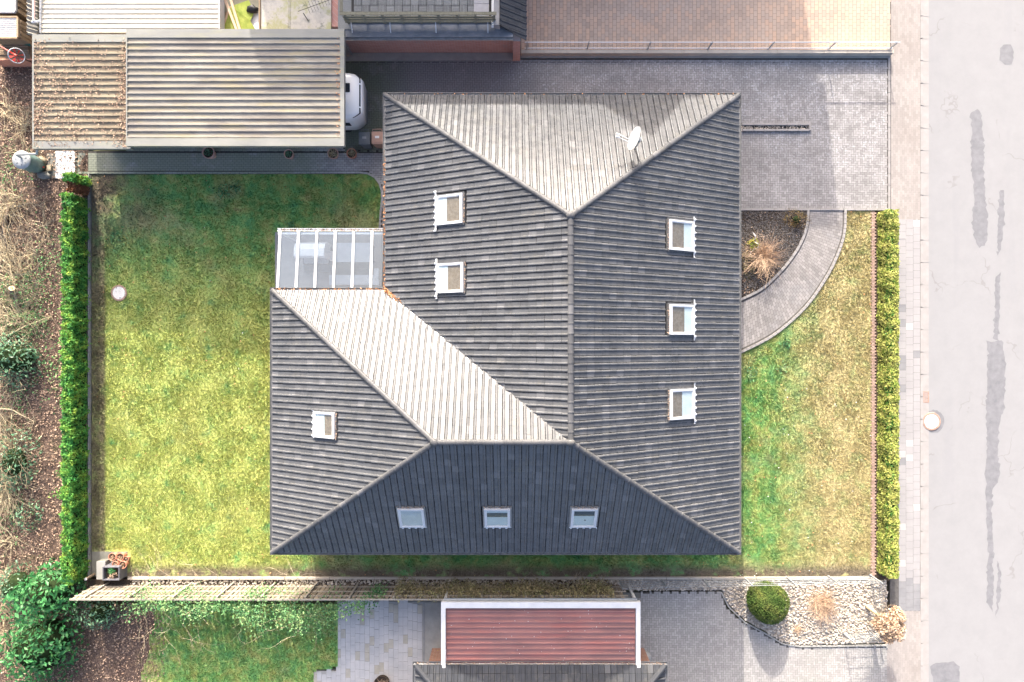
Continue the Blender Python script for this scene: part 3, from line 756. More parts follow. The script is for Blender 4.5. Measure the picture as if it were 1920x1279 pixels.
# --- wild garden on the left
WILD = PG([(-80, 95), (165, 95), (165, 1130), (310, 1130), (310, 1320), (-80, 1320)])
wild = gridsheet('wild_garden', GX(-80), GX(310), GY(1320), GY(95), .2, M_LITTER, .0, .04, 1.1, poly=WILD)
tag(wild, 'brown leaf covered rough garden behind the thuja hedge', kind='structure')
LP = scatter(WILD, 42000)
tag(leaves('leaf_litter', np.c_[LP, rng.uniform(.03, .09, len(LP))], np.tile([0, 0, 1.], (len(LP), 1)), .025, .065, M_LEAF, wild, .55, .6), kind='stuff')
GP = np.concatenate([rng.normal(0, [.5, .8], (260, 2)) + np.array(G(a, b)[:2]) for a, b in ((20, 320), (10, 560), (60, 620), (90, 500), (30, 740), (60, 560), (20, 960), (110, 700))])
GP = GP[inpoly(GP, PG([(-60, 100), (122, 100), (122, 1270), (-60, 1270)]))]
tag(leaves('ground_ivy', np.c_[GP, rng.uniform(.06, .16, len(GP))], np.tile([0, 0, 1.], (len(GP), 1)), .025, .06, M_IVY, wild, .7, .5), kind='stuff')
tb = MB()
for (a, b, n, ln, up) in ((12, 395, 26, 1.6, .25), (18, 470, 26, 1.5, .2), (30, 520, 22, 1.3, .2), (10, 560, 30, 1.7, .2), (45, 590, 26, 1.3, .15), (20, 620, 20, 1.4, .25), (5, 790, 24, 1.4, .3), (15, 900, 30, 1.6, .3), (12, 930, 26, 1.4, .3), (45, 240, 16, 1.0, .15), (20, 210, 12, 1.1, .15), (60, 480, 14, 1.0, .12), (20, 1010, 12, 1.2, .2), (10, 1190, 16, 1.2, .3), (85, 430, 10, .9, .1), (30, 380, 14, 1.2, .2), (20, 690, 14, 1.3, .5), (8, 660, 12, 1.2, .5), (30, 850, 22, 1.4, .5), (10, 830, 16, 1.4, .5), (25, 1080, 18, 1.2, .4), (8, 1140, 18, 1.2, .4), (50, 300, 12, .9, .15)):
    twig_fan(tb, G(a, b) + Vector((0, 0, .1)), int(n * 2.6), ln * 1.15, up, .0125, 6.28, 0, 4, .3, .6, .04, .25)
tag(tb.build('brushwood', M_TWIG, wild), kind='stuff')

# --- plots below
NL = PG([(300, 1132), (632, 1132), (632, 1250), (588, 1258), (588, 1320), (262, 1320), (270, 1290), (266, 1262), (276, 1240), (284, 1215), (280, 1195), (292, 1170), (290, 1150)])
nlawn = gridsheet('neighbour_lawn', GX(200), GX(634), GY(1320), GY(1128), .12, M_LAWN, .05, .008, 1.5, poly=NL); tag(nlawn, kind='structure')
tufts('grass', scatter(NL, int(bbarea(NL) * 620)), .05, M_LAWN, nlawn)
patio = tag(MB().prism(PG([(588, 1258), (632, 1258), (632, 1128), (835, 1128), (835, 1330), (588, 1330)]), -.2, .02).build('patio', M_CONC), 'pale slab patio of the lower neighbour', kind='structure')
PPOLY = PG([(588, 1256), (632, 1256), (632, 1126), (795, 1126), (795, 1300), (588, 1300)])
sl = [MB().box((0, 0, 0), (.205, .39, .07)).build('paving_slab', m, patio) for m in (M_PATIO, M_PATIO, M_PATIO, M_PATIOB)]
used = [False] * 4
ci = 0; x = GX(590)
while x < GX(793):
    y = GY(1128) + random.uniform(0, .4)
    while y > GY(1300):
        c = np.array([[x, y]])
        if inpoly(c, PPOLY)[0]:
            k = random.choice((0, 1, 2, 0, 1, 2, 3)); z = random.uniform(-.008, .004)
            if not used[k]: used[k] = True; sl[k].location = (x, y, z)
            else: dup(sl[k], patio, (x, y, z), (0, 0, random.gauss(0, .01)))
        y -= .398
    x += .2135
MB().bx(GX(797), GX(834), GY(1325), GY(1130), -.05, .035).build('concrete_strip', M_CONC, patio)
MB().bx(GX(793.5), GX(796.5), GY(1325), GY(1130), -.05, .045).build('drain_channel', M_FASCG, patio)
HB = PG([(1200, 1112), (1352, 1110), (1362, 1140), (1392, 1168), (1436, 1192), (1466, 1210), (1500, 1215), (1664, 1213), (1664, 1330), (1200, 1330)])
hdr = tag(MB().prism(HB, -.2, .0145).build('neighbour_driveway', M_JOINTL), 'pale herringbone driveway of the lower neighbour', kind='structure')
pavers(HB, M_HERR, hdr, .02, 'herring', .2, .1, R(0))
PEB = PG([(1140, 1088), (1662, 1088), (1664, 1206), (1500, 1209), (1470, 1205), (1440, 1187), (1398, 1164), (1368, 1136), (1354, 1107), (1140, 1107)])
peb = tag(MB().prism(PEB, -.2, .012).build('pebble_bed', M_PEBB), 'bed of pale round pebbles at the street corner', kind='structure')
tag(stones('pebbles', scatter(PEB, int(bbarea(PEB) * 190)), .015, .035, .065, M_PEB, peb), kind='stuff')
pe = [G(a, b) for a, b in ((1352, 1110), (1366, 1138), (1396, 1167), (1438, 1190), (1468, 1207.5), (1500, 1212), (1560, 1211.5), (1662, 1210))]
kp2 = MB().box((0, 0, 0), (.06, .24, .12)).build('edging_board', M_CONC, peb); kp2.location = (pe[-1].x, pe[-1].y, .0)
for i in range(len(pe) - 1): kerb_run(peb, pe[i], pe[i + 1], kp2, .0, .25)
# strip of stones and earth under the board fence
fst = tag(MB().bx(GX(150), GX(1140) - .003, GY(1129), GY(1086.6), -.2, -.004).build('fence_soil', M_SOIL), kind='structure')
FS = PG([(245, 1087), (1140, 1087), (1140, 1096), (245, 1096)])
tag(stones('pebbles', scatter(FS, 900), .005, .025, .06, M_PEB, fst), kind='stuff')
gap = tag(MB().bx(GX(835) + .003, GX(1200) - .003, GY(1330), GY(1112), -.2, -.004).build('lower_plot_ground', M_CONCD), kind='structure')

# --- plots above
bd = tag(MB().prism(PG([(978, -60), (1667, -60), (1667, 101), (978, 103)]), -.2, .0145).build('upper_driveway', M_JOINT), 'brown block paved driveway of the upper neighbour', kind='structure')
pavers(PG([(978, -60), (1669, -60), (1669, 101), (978, 103)]), M_BROWN, bd, .019, 'stretcher', .26, .17, R(90))
yard = tag(MB().prism([(-24, GY(94.5)), (GX(165.5), GY(94.5)), (GX(165.5), GY(112.5)), (GX(978) - .003, GY(112.5)), (GX(978) - .003, 32), (-24, 32)], -.2, -.002).build('upper_yard', M_CONCD), kind='structure')
up_l = tag(MB().prism(PG([(978, -60), (1667, -60), (1667, -700), (978, -700)]), -.2, -.004).build('upper_front_yard', M_JOINTL), kind='structure')
# ================================================================== the house
HE, HR = 2.9, 6.84
XR, XL, XW = GX(1385, HE), GX(723, HE), GX(511, HE)
YT, YB, YW = GY(179, HE), GY(1036, HE), GY(545, HE)
RXm = (XR + XL) / 2
RYt, RYb, RXw = GY(405, HR), GY(830, HR), GX(815, HR)
class Face:
    def __init__(s, pts):
        s.p = [Vector(q) for q in pts]; s.o = s.p[0]; s.u = (s.p[1] - s.p[0]).normalized()
        s.nrm = (s.p[1] - s.p[0]).cross(s.p[2] - s.p[0]).normalized(); s.v = s.nrm.cross(s.u).normalized()
        s.M = Matrix((s.u, s.v, s.nrm)).transposed().to_4x4(); s.M.translation = s.o
        s.uv = [((q - s.o).dot(s.u), (q - s.o).dot(s.v)) for q in s.p]
    def hit(s, px, py):
        d = Vector(((px - 960) / 42., (640 - py) / 42., -CAM_H)); o = Vector((0, 0, CAM_H))
        t = (s.o - o).dot(s.nrm) / d.dot(s.nrm); q = o + d * t - s.o
        return q.dot(s.u), q.dot(s.v)
A = Face([(XR, YB, HE), (XR, YT, HE), (RXm, RYt, HR), (RXm, RYb, HR)])
B = Face([(XR, YT, HE), (XL, YT, HE), (RXm, RYt, HR)])
Cf = Face([(XL, YT, HE), (XL, YW, HE), (RXm, RYb, HR), (RXm, RYt, HR)])
Df = Face([(XL, YW, HE), (XW, YW, HE), (RXw, RYb, HR), (RXm, RYb, HR)])
Ef = Face([(XW, YW, HE), (XW, YB, HE), (RXw, RYb, HR)])
Ff = Face([(XW, YB, HE), (XR, YB, HE), (RXm, RYb, HR), (RXw, RYb, HR)])
TW, TE = .25, .325
def tile_geo():
    prof = [(0.004, -.014), (.009, .0), (.146, .0), (.154, .018), (.168, .032), (.196, .037), (.22, .032), (.237, .012), (.240, -.025)]
    n = len(prof); V = []; F = []
    lift = .022
    for u, z in prof: V.append((u, .007, z + lift - .03))
    for u, z in prof: V.append((u, .005, z + lift))
    for u, z in prof: V.append((u, TE - .007, z + .001))
    for i in range(n - 1):
        F.append((i, i + 1, n + i + 1, n + i)); F.append((n + i, n + i + 1, 2 * n + i + 1, 2 * n + i))
    return np.array(V), np.array(F)
TV, TF = tile_geo()
def tile_face(face, skip, parent, m, name='tile_field', own=0, ownkey=None):
    """lay courses of tiles over a roof face and cut them along its hips and valleys; own > 0 returns whole tiles as separate parts"""
    U = [q[0] for q in face.uv]; W = [q[1] for q in face.uv]
    nu0, nu1 = math.floor(min(U) / TW) - 1, math.ceil(max(U) / TW) + 1; nv = math.ceil(max(W) / TE) + 1
    I, J = np.meshgrid(np.arange(nu0, nu1), np.arange(0, nv), indexing='ij'); I = I.ravel(); J = J.ravel()
    cu, cv = I * TW, J * TE
    C = np.stack([cu + TW / 2, cv + TE / 2], -1)
    # keep what touches the polygon
    poly = face.uv; n = len(poly); inside_all = np.ones(len(C), bool); touch = np.ones(len(C), bool)
    for i in range(n):
        a, b = np.array(poly[i]), np.array(poly[(i + 1) % n]); e = (b - a) / np.linalg.norm(b - a); nn = np.array([-e[1], e[0]])
        d = (C - a) @ nn
        inside_all &= d > .215 if i else d > .1
        touch &= d > -.23
    for (su, sv, w_, h_) in skip:
        k = (np.abs(C[:, 0] - su) < w_ / 2) & (np.abs(C[:, 1] - sv) < h_ / 2); touch &= ~k
        k2 = (np.abs(C[:, 0] - su) < w_ / 2 + .45) & (np.abs(C[:, 1] - sv) < h_ / 2 + .45); inside_all &= ~k2
    whole = np.where(touch & inside_all)[0]; chosen = []
    if own:
        order = whole[np.argsort(ownkey(C[whole]))]; chosen = list(order[:own]); touch[chosen] = False
    sel = np.where(touch)[0]
    jit = rng.normal(0, .004, (len(sel), 1, 3)) * np.array([.6, 1., .5])
    V = TV[None] + np.stack([cu[sel], cv[sel], np.zeros(len(sel))], -1)[:, None, :] + jit
    cut = touch & ~inside_all; iscut = cut[sel]
    def tow(V):
        V = V.reshape(-1, 3); M = np.array(face.M); return V @ M[:3, :3].T + M[:3, 3]
    k = len(TV)
    Vi = V[~iscut]; Fi = TF[None] + (np.arange(len(Vi)) * k)[:, None, None]
    Vc = V[iscut]; Fc = TF[None] + (np.arange(len(Vc)) * k)[:, None, None]
    me = bpy.data.meshes.new(name); me.from_pydata(Vc.reshape(-1, 3).tolist(), [], Fc.reshape(-1, 4).tolist())
    bm = bmesh.new(); bm.from_mesh(me)
    for i in range(1, n):
        a, b = Vector((*poly[i], 0)), Vector((*poly[(i + 1) % n], 0)); e = (b - a).normalized(); nn = Vector((-e.y, e.x, 0))
        bmesh.ops.bisect_plane(bm, geom=bm.verts[:] + bm.edges[:] + bm.faces[:], plane_co=a, plane_no=nn, clear_inner=True)
    bm2 = bmesh.new(); me2 = bpy.data.meshes.new('x'); me2.from_pydata(Vi.reshape(-1, 3).tolist(), [], Fi.reshape(-1, 4).tolist())
    bm.from_mesh(me2); bm.to_mesh(me); bm.free(); bm2.free(); bpy.data.meshes.remove(me2)
    me.transform(face.M); me.materials.append(m); me.update()
    o = tag(link(bpy.data.objects.new(name, me), parent), kind='stuff')
    return o, [(cu[i], cv[i]) for i in chosen]
house = thing('detached_house', 'large detached house with charcoal tiled hipped roof in the middle', 'house')
mb = MB()
wl = [(XL + .5, YT - .5), (XL + .5, YW - .5), (XW + .5, YW - .5), (XW + .5, YB + .5), (XR - .5, YB + .5), (XR - .5, YT - .5)]
mb.prism(wl, -.1, HE - .05); mb.build('wall', M_HBRICK, house)
roofmb = MB()
for f in (A, B, Cf, Df, Ef, Ff): roofmb.add([q - f.nrm * .015 for q in f.p], [tuple(range(len(f.p)))])
roof = roofmb.build('roof', M_DECK, house)
soff = MB(); ov = [(XL + .02, YT - .02), (XL + .02, YW - .02), (XW + .02, YW - .02), (XW + .02, YB + .02), (XR - .02, YB + .02), (XR - .02, YT - .02)]
soff.prism(ov, HE - .16, HE - .03).build('soffit', M_WOODB, roof)
# skylights: face, pixel centre, width, height, kind
SKY = [(Cf, 845, 394, 1.12, 1.2, 'brown'), (Cf, 846.5, 522, 1.12, 1.2, 'brown'), (A, 1275, 443, 1.14, 1.22, 'brown'), (A, 1275.5, 600, 1.14, 1.22, 'brown'),
       (A, 1276, 758, 1.14, 1.22, 'brown'), (Ef, 611, 797, .98, 1.08, 'brown'), (Ff, 772.5, 968, .98, 1.1, 'white'), (Ff, 932.5, 968, .98, 1.1, 'band'), (Ff, 1094.5, 968, .98, 1.1, 'dark')]
skips = {}
for (f, px, py, w_, h_, kd) in SKY:
    su, sv = f.hit(px, py); skips.setdefault(id(f), []).append((su, sv, w_ + .02, h_ + .02))
own = []
quota = {id(A): (110, lambda C: -C[:, 1]), id(Df): (110, lambda C: -C[:, 1]), id(Cf): (80, lambda C: -C[:, 1])}
tile_me = None
for f in (A, B, Cf, Df, Ef, Ff):
    q = quota.get(id(f))
    o, ch = tile_face(f, skips.get(id(f), []), roof, M_TILE, 'tile_field', q[0] if q else 0, q[1] if q else None)
    for (cu, cv) in ch:
        if tile_me is None:
            tile_me = bpy.data.meshes.new('roof_tile'); tile_me.from_pydata(TV.tolist(), [], TF.tolist()); tile_me.materials.append(M_TILE)
        t = link(bpy.data.objects.new('roof_tile', tile_me), roof)
        t.matrix_local = f.M @ Matrix.Translation((cu + random.gauss(0, .002), cv + random.gauss(0, .004), random.gauss(0, .002)))
# ridge and hip caps
def cap_mesh(r=.10, ln=.36, n=9):
    mb = MB(); V = []; F = []
    for y, rr in ((0, r * 1.07), (.05, r * 1.07), (.055, r * 1.0), (ln, r * .93)):
        for k in range(n):
            a = math.pi * (k / (n - 1)); V.append((math.cos(a) * rr, y, math.sin(a) * rr * .8 - .03))
    for i in range(3):
        for k in range(n - 1): F.append((i * n + k, i * n + k + 1, (i + 1) * n + k + 1, (i + 1) * n + k))
    F.append(tuple(range(n)))
    me = mb.add(V, F).build('ridge_tile', M_RIDGE, roof)
    return me
cap0 = cap_mesh(); capused = False
def caps(a, b, flat=1.0):
    global capused
    a, b = Vector(a), Vector(b); d = b - a; n = max(1, round(d.length / .335)); dn = d.normalized()
    x = dn.cross(Vector((0, 0, 1))).normalized(); z = x.cross(dn).normalized()
    Mr = Matrix((x, dn, z)).transposed().to_4x4()
    for i in range(n):
        o = dup(cap0, roof) if capused else cap0
        capused = True
        p = a + d * i / n + z * .055
        o.matrix_local = Matrix.Translation(p) @ Mr @ Matrix.Rotation(random.gauss(0, .01), 4, 'Z') @ Matrix.Diagonal((flat, d.length / n / .335, flat * .95, 1))
caps((XR, YT, HE), (RXm, RYt, HR)); caps((XL, YT, HE), (RXm, RYt, HR)); caps((XW, YW, HE), (RXw, RYb, HR)); caps((XW, YB, HE), (RXw, RYb, HR)); caps((XR, YB, HE), (RXm, RYb, HR))
caps((RXm, RYb, HR), (RXm, RYt, HR), 1.05); caps((RXw, RYb, HR), (RXm, RYb, HR), 1.05)
# valley flashing
a, b = Vector((XL, YW, HE)), Vector((RXm, RYb, HR)); d = (b - a).normalized(); sd_ = Vector((d.y, -d.x, 0)).normalized()
MB().add([a - sd_ * .1 + Vector((0, 0, .055)), a + sd_ * .1 + Vector((0, 0, .055)), b + sd_ * .1 + Vector((0, 0, .03)), b - sd_ * .1 + Vector((0, 0, .03)), a + Vector((0, 0, -.005)), b + Vector((0, 0, -.005))], [(0, 4, 5, 3), (4, 1, 2, 5)]).build('valley_flashing', M_GUT, roof)
# mortar blobs where hips meet
for (x, y) in ((RXw, RYb), (RXm, RYb), (RXm, RYt)):
    core = npmesh('ridge_mortar', ICO1[0] * np.array([.16, .14, .09]) * rng.uniform(.8, 1.1, (len(ICO1[0]), 1)) + np.array([x, y, HR + .06]), ICO1[1], M_RIDGE, roof, True)
# gutters
def gutter_run(a, b, parent, m, out, r=.065, name='gutter'):
    a, b, out = Vector(a), Vector(b), Vector(out); V = []; F = []; n = 7
    pr = [(-r, .03), (-r, 0)] + [(-r * math.cos(t), -r * math.sin(t)) for t in (.5, 1.1, 1.57, 2.1, 2.7)] + [(r, 0), (r, .012), (r - .012, .012), (r - .012, 0)] + [(-(r - .012) * math.cos(t), -(r - .012) * math.sin(t)) for t in (2.6, 2.0, 1.57, 1.1, .5)]
    k = len(pr)
    for p in (a, b):
        for o_, z in pr: V.append(p + out * (o_ + .05) + Vector((0, 0, z - .04)))
    for i in range(k): F.append((i, (i + 1) % k, k + (i + 1) % k, k + i))
    F += [tuple(range(k - 1, -1, -1)), tuple(range(k, 2 * k))]
    return MB().add(V, F).build(name, m, parent)
g_ = .115
for (a, b, o_) in (((XR, YB - g_, HE), (XR, YT + g_, HE), (1, 0, 0)), ((XL - g_, YT, HE), (XR + g_, YT, HE), (0, 1, 0)), ((XL, YW + g_, HE), (XL, YT + g_, HE), (-1, 0, 0)),
                  ((XW - g_, YW, HE), (XL - .0, YW, HE), (0, 1, 0)), ((XW, YB - g_, HE), (XW, YW + g_, HE), (-1, 0, 0)), ((XW - g_, YB, HE), (XR + g_, YB, HE), (0, -1, 0))):
    gutter_run(a, b, roof, M_GUT, o_)
for (x, y) in ((XR - .42, YT - .42), (XL + .42, YT - .42), (XW + .42, YB + .42), (XR - .42, YB + .42)):
    sx = 1 if x > 0 else -1
    MB().tube([(x + sx * .5, y, HE - .1), (x, y, HE - .45), (x, y, .05)], .045, 8).build('downpipe', M_GUT, house)
# leaves caught in gutters and the valley
LV = [np.c_[rng.uniform(XL - .1, XL - .01, 170), rng.uniform(YW, YT - 2.2, 170), rng.uniform(HE - .04, HE + .0, 170)],
      np.c_[rng.uniform(XW, XL, 90), rng.uniform(YW + .0, YW + .1, 90), rng.uniform(HE - .05, HE, 90)],
      np.c_[rng.uniform(XL, XR, 60), rng.uniform(YT, YT + .08, 60), rng.uniform(HE - .05, HE - .01, 60)]]
s_ = rng.uniform(0, 1, 150) ** 2 * .55
LV.append(np.c_[XL + (RXm - XL) * s_ * .16 + rng.normal(0, .05, 150), YW + (RYb - YW) * s_ * .16 + rng.normal(0, .05, 150), HE + (HR - HE) * s_ * .16 + .09 + rng.uniform(0, .05, 150)])
LV = np.concatenate(LV)
tag(leaves('gutter_leaves', LV, np.tile([0, 0, 1.], (len(LV), 1)), .025, .05, M_LEAFO, roof, .6, .6), kind='stuff')
# skylights
def skylight(f, su, sv, w_, h_, kd):
    t = empty('skylight'); t.parent = house; t.matrix_local = f.M @ Matrix.Translation((su, sv, 0))
    fr = MB(); ht = .135
    W2, H2, b = w_ / 2, h_ / 2, .065
    fr.bx(-W2, W2, -H2, -H2 + b, -.02, ht); fr.bx(-W2, W2, H2 - b * 1.3, H2, -.02, ht + .006); fr.bx(-W2, -W2 + b, -H2 + b, H2 - b * 1.3, -.02, ht - .003); fr.bx(W2 - b, W2, -H2 + b, H2 - b * 1.3, -.02, ht - .003)
    fo = fr.build('frame', M_WFRAME, t)
    y0, y1 = -H2 + b, H2 - b * 1.3; iw = W2 - b
    sash = MB(); c = .035; zz = ht - .018
    sash.bx(-iw, iw, y0, y0 + c, .06, zz); sash.bx(-iw, iw, y1 - c, y1, .06, zz); sash.bx(-iw, -iw + c, y0 + c, y1 - c, .06, zz - .002); sash.bx(iw - c, iw, y0 + c, y1 - c, .06, zz - .002)
    sash.build('sash', M_WHITE, t)
    split = {'brown': random.uniform(.38, .54), 'white': 1., 'band': .55, 'dark': .62}[kd]; ym = y0 + (y1 - y0) * split  # flat panels under the glass stand in for shaft lining and room
    if ym < y1 - .02: MB().bx(-iw, iw, ym, y1, .068, .076).build('room_floor', M_ROOM if kd == 'brown' else M_WICK, t)
    MB().bx(-iw, iw, y0, ym - .002, .07, .086 if kd != 'white' else .1).build('pale_panel', M_WHITE if kd == 'white' else M_LINING, t)  # the white kind paints in a bright reflection on the pane
    if kd == 'band': MB().bx(-iw, iw, ym + (y1 - ym) * .6, y1, .078, .088).build('pale_panel', M_LINING, t)
    if kd == 'dark': MB().lathe([(.03, 0), (.03, .01)], (.05, (y0 + ym) / 2 + .05, .087), 8).build('panel_knob', M_BLACK, t)
    MB().bx(-iw + c, iw - c, y0 + c, y1 - c, .104, .108).build('pane', M_GLASS, t)
    # crimped lead apron below the frame, following the rolls of the tiles
    over = .22 if kd == 'brown' and f is not Ef else .05
    V = []; F = []; n = int((w_ + 2 * over) / .031)
    for i in range(n + 1):
        u = -W2 - over + (w_ + 2 * over) * i / n; ph = ((u + su) % TW) / TW
        up = .045 * max(0., math.sin((ph - .5) * 2 * math.pi)) if ph > .5 else 0.
        e = -.11 - (.03 * max(0., math.sin((ph - .5) * 2 * math.pi)) if ph > .5 else 0.) + random.uniform(-.012, .012)
        V += [(u, -H2 + .0, .085 + up * .3), (u, -H2 + e, .036 + up + random.uniform(0, .012))]
    for i in range(n): F.append((2 * i, 2 * i + 2, 2 * i + 3, 2 * i + 1))
    MB().add(V, F).build('lead_apron', M_LEAD, t)
    fl = MB(); fl.bx(-W2 - .06, -W2 - .002, -H2, H2 + .06, -.01, .075); fl.bx(W2 + .002, W2 + .06, -H2, H2 + .06, -.01, .075); fl.bx(-W2, W2, H2 + .002, H2 + .07, -.01, .07)
    fl.build('flashing', M_GUT if kd != 'brown' else M_TILE, t)
    # debris caught above the window
    n = 46; Pd = np.c_[rng.uniform(-W2, W2, n), rng.uniform(H2 + .02, H2 + .09, n), rng.uniform(.075, .1, n)]
    tag(leaves('debris', Pd, np.tile([0, 0, 1.], (n, 1)), .015, .035, M_LEAF, t, .6, .5), kind='stuff')
for (f, px, py, w_, h_, kd) in SKY:
    su, sv = f.hit(px, py); skylight(f, su, sv, w_, h_, kd)
# satellite dish on the street-side hip
su, sv = B.hit(1190, 281); base = B.M @ Vector((su, sv, .05))
dish = thing('satellite_dish', 'white satellite dish with feed arm on the upper roof slope', 'satellite dish', base)
hgt = 1.05
MB().tube([(0, 0, -.1), (0, 0, hgt + .12)], .028, 8).build('mast', M_GALV, dish)
top = Vector((0, 0, hgt))
aim = Vector((-.93, .22, .28)).normalized()
X_ = aim.cross(Vector((0, 0, 1))).normalized(); Y_ = X_.cross(aim).normalized()
Md = Matrix((X_, Y_, aim)).transposed().to_4x4(); Md.translation = top + aim * .16
mbd = MB(); V = []; F = []; nr, na = 6, 28
for side in (0, 1):
    for i in range(nr + 1):
        r = .42 * i / nr
        for k in range(na):
            t = 2 * math.pi * k / na; V.append(Md @ Vector((math.cos(t) * r, math.sin(t) * r * 1.1, .09 * (r / .42) ** 2 - side * .012)))
    o_ = side * (nr + 1) * na
    for i in range(nr):
        for k in range(na): F.append((o_ + i * na + k, o_ + i * na + (k + 1) % na, o_ + (i + 1) * na + (k + 1) % na, o_ + (i + 1) * na + k))
mbd.add(V, F).build('reflector', M_WHITE, dish, True)
arm = MB(); e = Md @ Vector((0, -.3, .62))
for s_ in (-.05, .05): arm.tube([Md @ Vector((s_, -.42, .08)), e + X_ * s_], .014, 6)
arm.build('feed_arm', M_ALU, dish)
ln_ = MB()
for s_ in (-.05, .05): ln_.tube([e + X_ * s_ - aim * .1, e + X_ * s_ + aim * .05], .032, 8)
ln_.build('feed_horn', M_WHITE, dish)
MB().box(top + aim * .06, (.14, .14, .2)).build('bracket', M_GALV, dish)
MB().tube([(0, 0, .0), (.16, -.22, -.1)], .012, 6).build('stay', M_GALV, dish)

# ================================================================== glass terrace canopy
HC0, HC1 = 2.42, 2.74
cx0, cx1 = GX(523, 2.5), XL - .13
cy0, cy1 = GY(433.5, HC0), YW + .13
terr = tag(MB().prism(TERR, -.2, .0).build('terrace', M_CONC), 'grey slab terrace under the glass canopy', kind='structure'); terr.location.z = .022
can = thing('terrace_canopy', 'glass terrace canopy with six white rafters beside the tiled roof', 'canopy')
def cz(y): return HC0 + (HC1 - HC0) * (cy0 - y) / (cy0 - cy1)
raf = None
for i in range(6):
    x = cx0 + .04 + i * (698 - 525) / 5 * K(2.55)
    MB().add([(x + a, y, cz(y) + b) for y in (cy0 - .02, cy1) for a, b in ((-.05, -.02), (.05, -.02), (.05, .055), (-.05, .055))], [(0, 1, 2, 3), (7, 6, 5, 4), (0, 4, 5, 1), (1, 5, 6, 2), (2, 6, 7, 3), (3, 7, 4, 0)]).build('rafter', M_WHITE, can)
    x1 = cx0 + .04 + (i + 1) * (698 - 525) / 5 * K(2.55) if i < 5 else cx1
    MB().add([(xx, y, cz(y) + z) for xx, y, z in ((x + .051, cy0 - .05, .0), (x1 - .051, cy0 - .05, .0), (x1 - .051, cy1, .0), (x + .051, cy1, .0), (x + .051, cy0 - .05, .014), (x1 - .051, cy0 - .05, .014), (x1 - .051, cy1, .014), (x + .051, cy1, .014))],
             [(3, 2, 1, 0), (4, 5, 6, 7), (0, 1, 5, 4), (1, 2, 6, 5), (2, 3, 7, 6), (3, 0, 4, 7)]).build('glass_pane', M_MILK, can)
MB().bx(cx0 - .08, cx1, cy0 - .13, cy0 - .03, HC0 - .17, HC0 - .03).build('front_beam', M_WHITE, can)
gutter_run((cx0 - .1, cy0, HC0 + .02), (cx1, cy0, HC0 + .02), can, M_GUTW, (0, 1, 0), .06)
MB().bx(cx0, cx1, cy1 - .06, cy1, HC1 - .12, HC1 - .03).build('wall_beam', M_WHITE, can)
for x in (cx0, cx1 - .12): MB().bx(x, x + .1, cy0 - .13, cy0 - .03, .0, HC0 - .175).build('post', M_WHITE, can)
for y in (cy1 - .0,): MB().bx(cx0, cx0 + .1, y - .1, y - .0, .0, HC1 - .13).build('post', M_WHITE, can)
GLl = np.c_[rng.uniform(cx0, cx1, 200), rng.uniform(cy0 + .0, cy0 + .1, 200), np.full(200, HC0 - .03)]
tag(leaves('gutter_leaves', GLl, np.tile([0, 0, 1.], (200, 1)), .02, .04, M_LEAF, can, .6, .4), kind='stuff')
# hooded beach chair under the canopy
bc = thing('beach_chair', 'hooded wicker beach chair with white canvas top under the canopy', 'beach chair', (GX(583, 1.3), GY(475, 1.0), .022))
w2 = .62
MB().bx(-w2, w2, -.42, .38, .0, .42).build('seat_box', M_WICK, bc, bevel=.02)
MB().bx(-w2 + .08, w2 - .08, -.40, .1, .425, .52).build('cushion', M_CUSH, bc, bevel=.03)
hd = MB(); V = []; F = []
prof = [(-.28, 1.5), (-.2, 1.58), (.1, 1.56), (.34, 1.4), (.44, 1.05), (.46, .43)]
for x in (-w2 - .02, w2 + .02):
    for y, z in prof: V.append((x, y, z))
n = len(prof)
for i in range(n - 1): F.append((i, i + 1, n + i + 1, n + i))
hd.add(V, F).add([(-w2 - .02, y, z) for y, z in prof] + [(-w2 - .02, -.3, .8)], [tuple(range(n + 1))]).add([(w2 + .02, y, z) for y, z in prof] + [(w2 + .02, -.3, .8)], [tuple(range(n + 1))]).build('hood', M_CLOTH, bc)
MB().bx(-w2, w2, -.75, -.43, .12, .3).build('footrest', M_WICK, bc, bevel=.02)
MB().add([(w2 + .03, .1, 1.3), (w2 + .32, .05, .9), (w2 + .28, -.35, .55), (w2 + .03, -.3, .8)], [(0, 1, 2, 3)]).build('side_cloth', M_CLOTH, bc)
bn = thing('corner_bench', 'low grey corner bench seen through the canopy glass', 'bench', (GX(668), GY(527), .022))
MB().bx(-1.1, 1.1, -.22, .22, .3, .42).build('seat', M_CUSH, bn, bevel=.02)
for x in (-1.0, 1.0):
    MB().bx(x - .05, x + .05, -.2, .2, 0, .298).build('leg', M_WICK, bn)
MB().bx(.9, 1.1, -.22, .5, .425, .5).build('armrest', M_CUSH, bn)
tbl = thing('patio_table', 'dark patio table under the canopy glass', 'table', (GX(672), GY(478), .022))
MB().bx(-.8, .8, -.42, .42, .69, .73).build('table_top', M_CUSH, tbl)
for sx in (-.7, .7):
    for sy in (-.34, .34): MB().bx(sx - .03, sx + .03, sy - .03, sy + .03, 0, .688).build('leg', M_WICK, tbl)
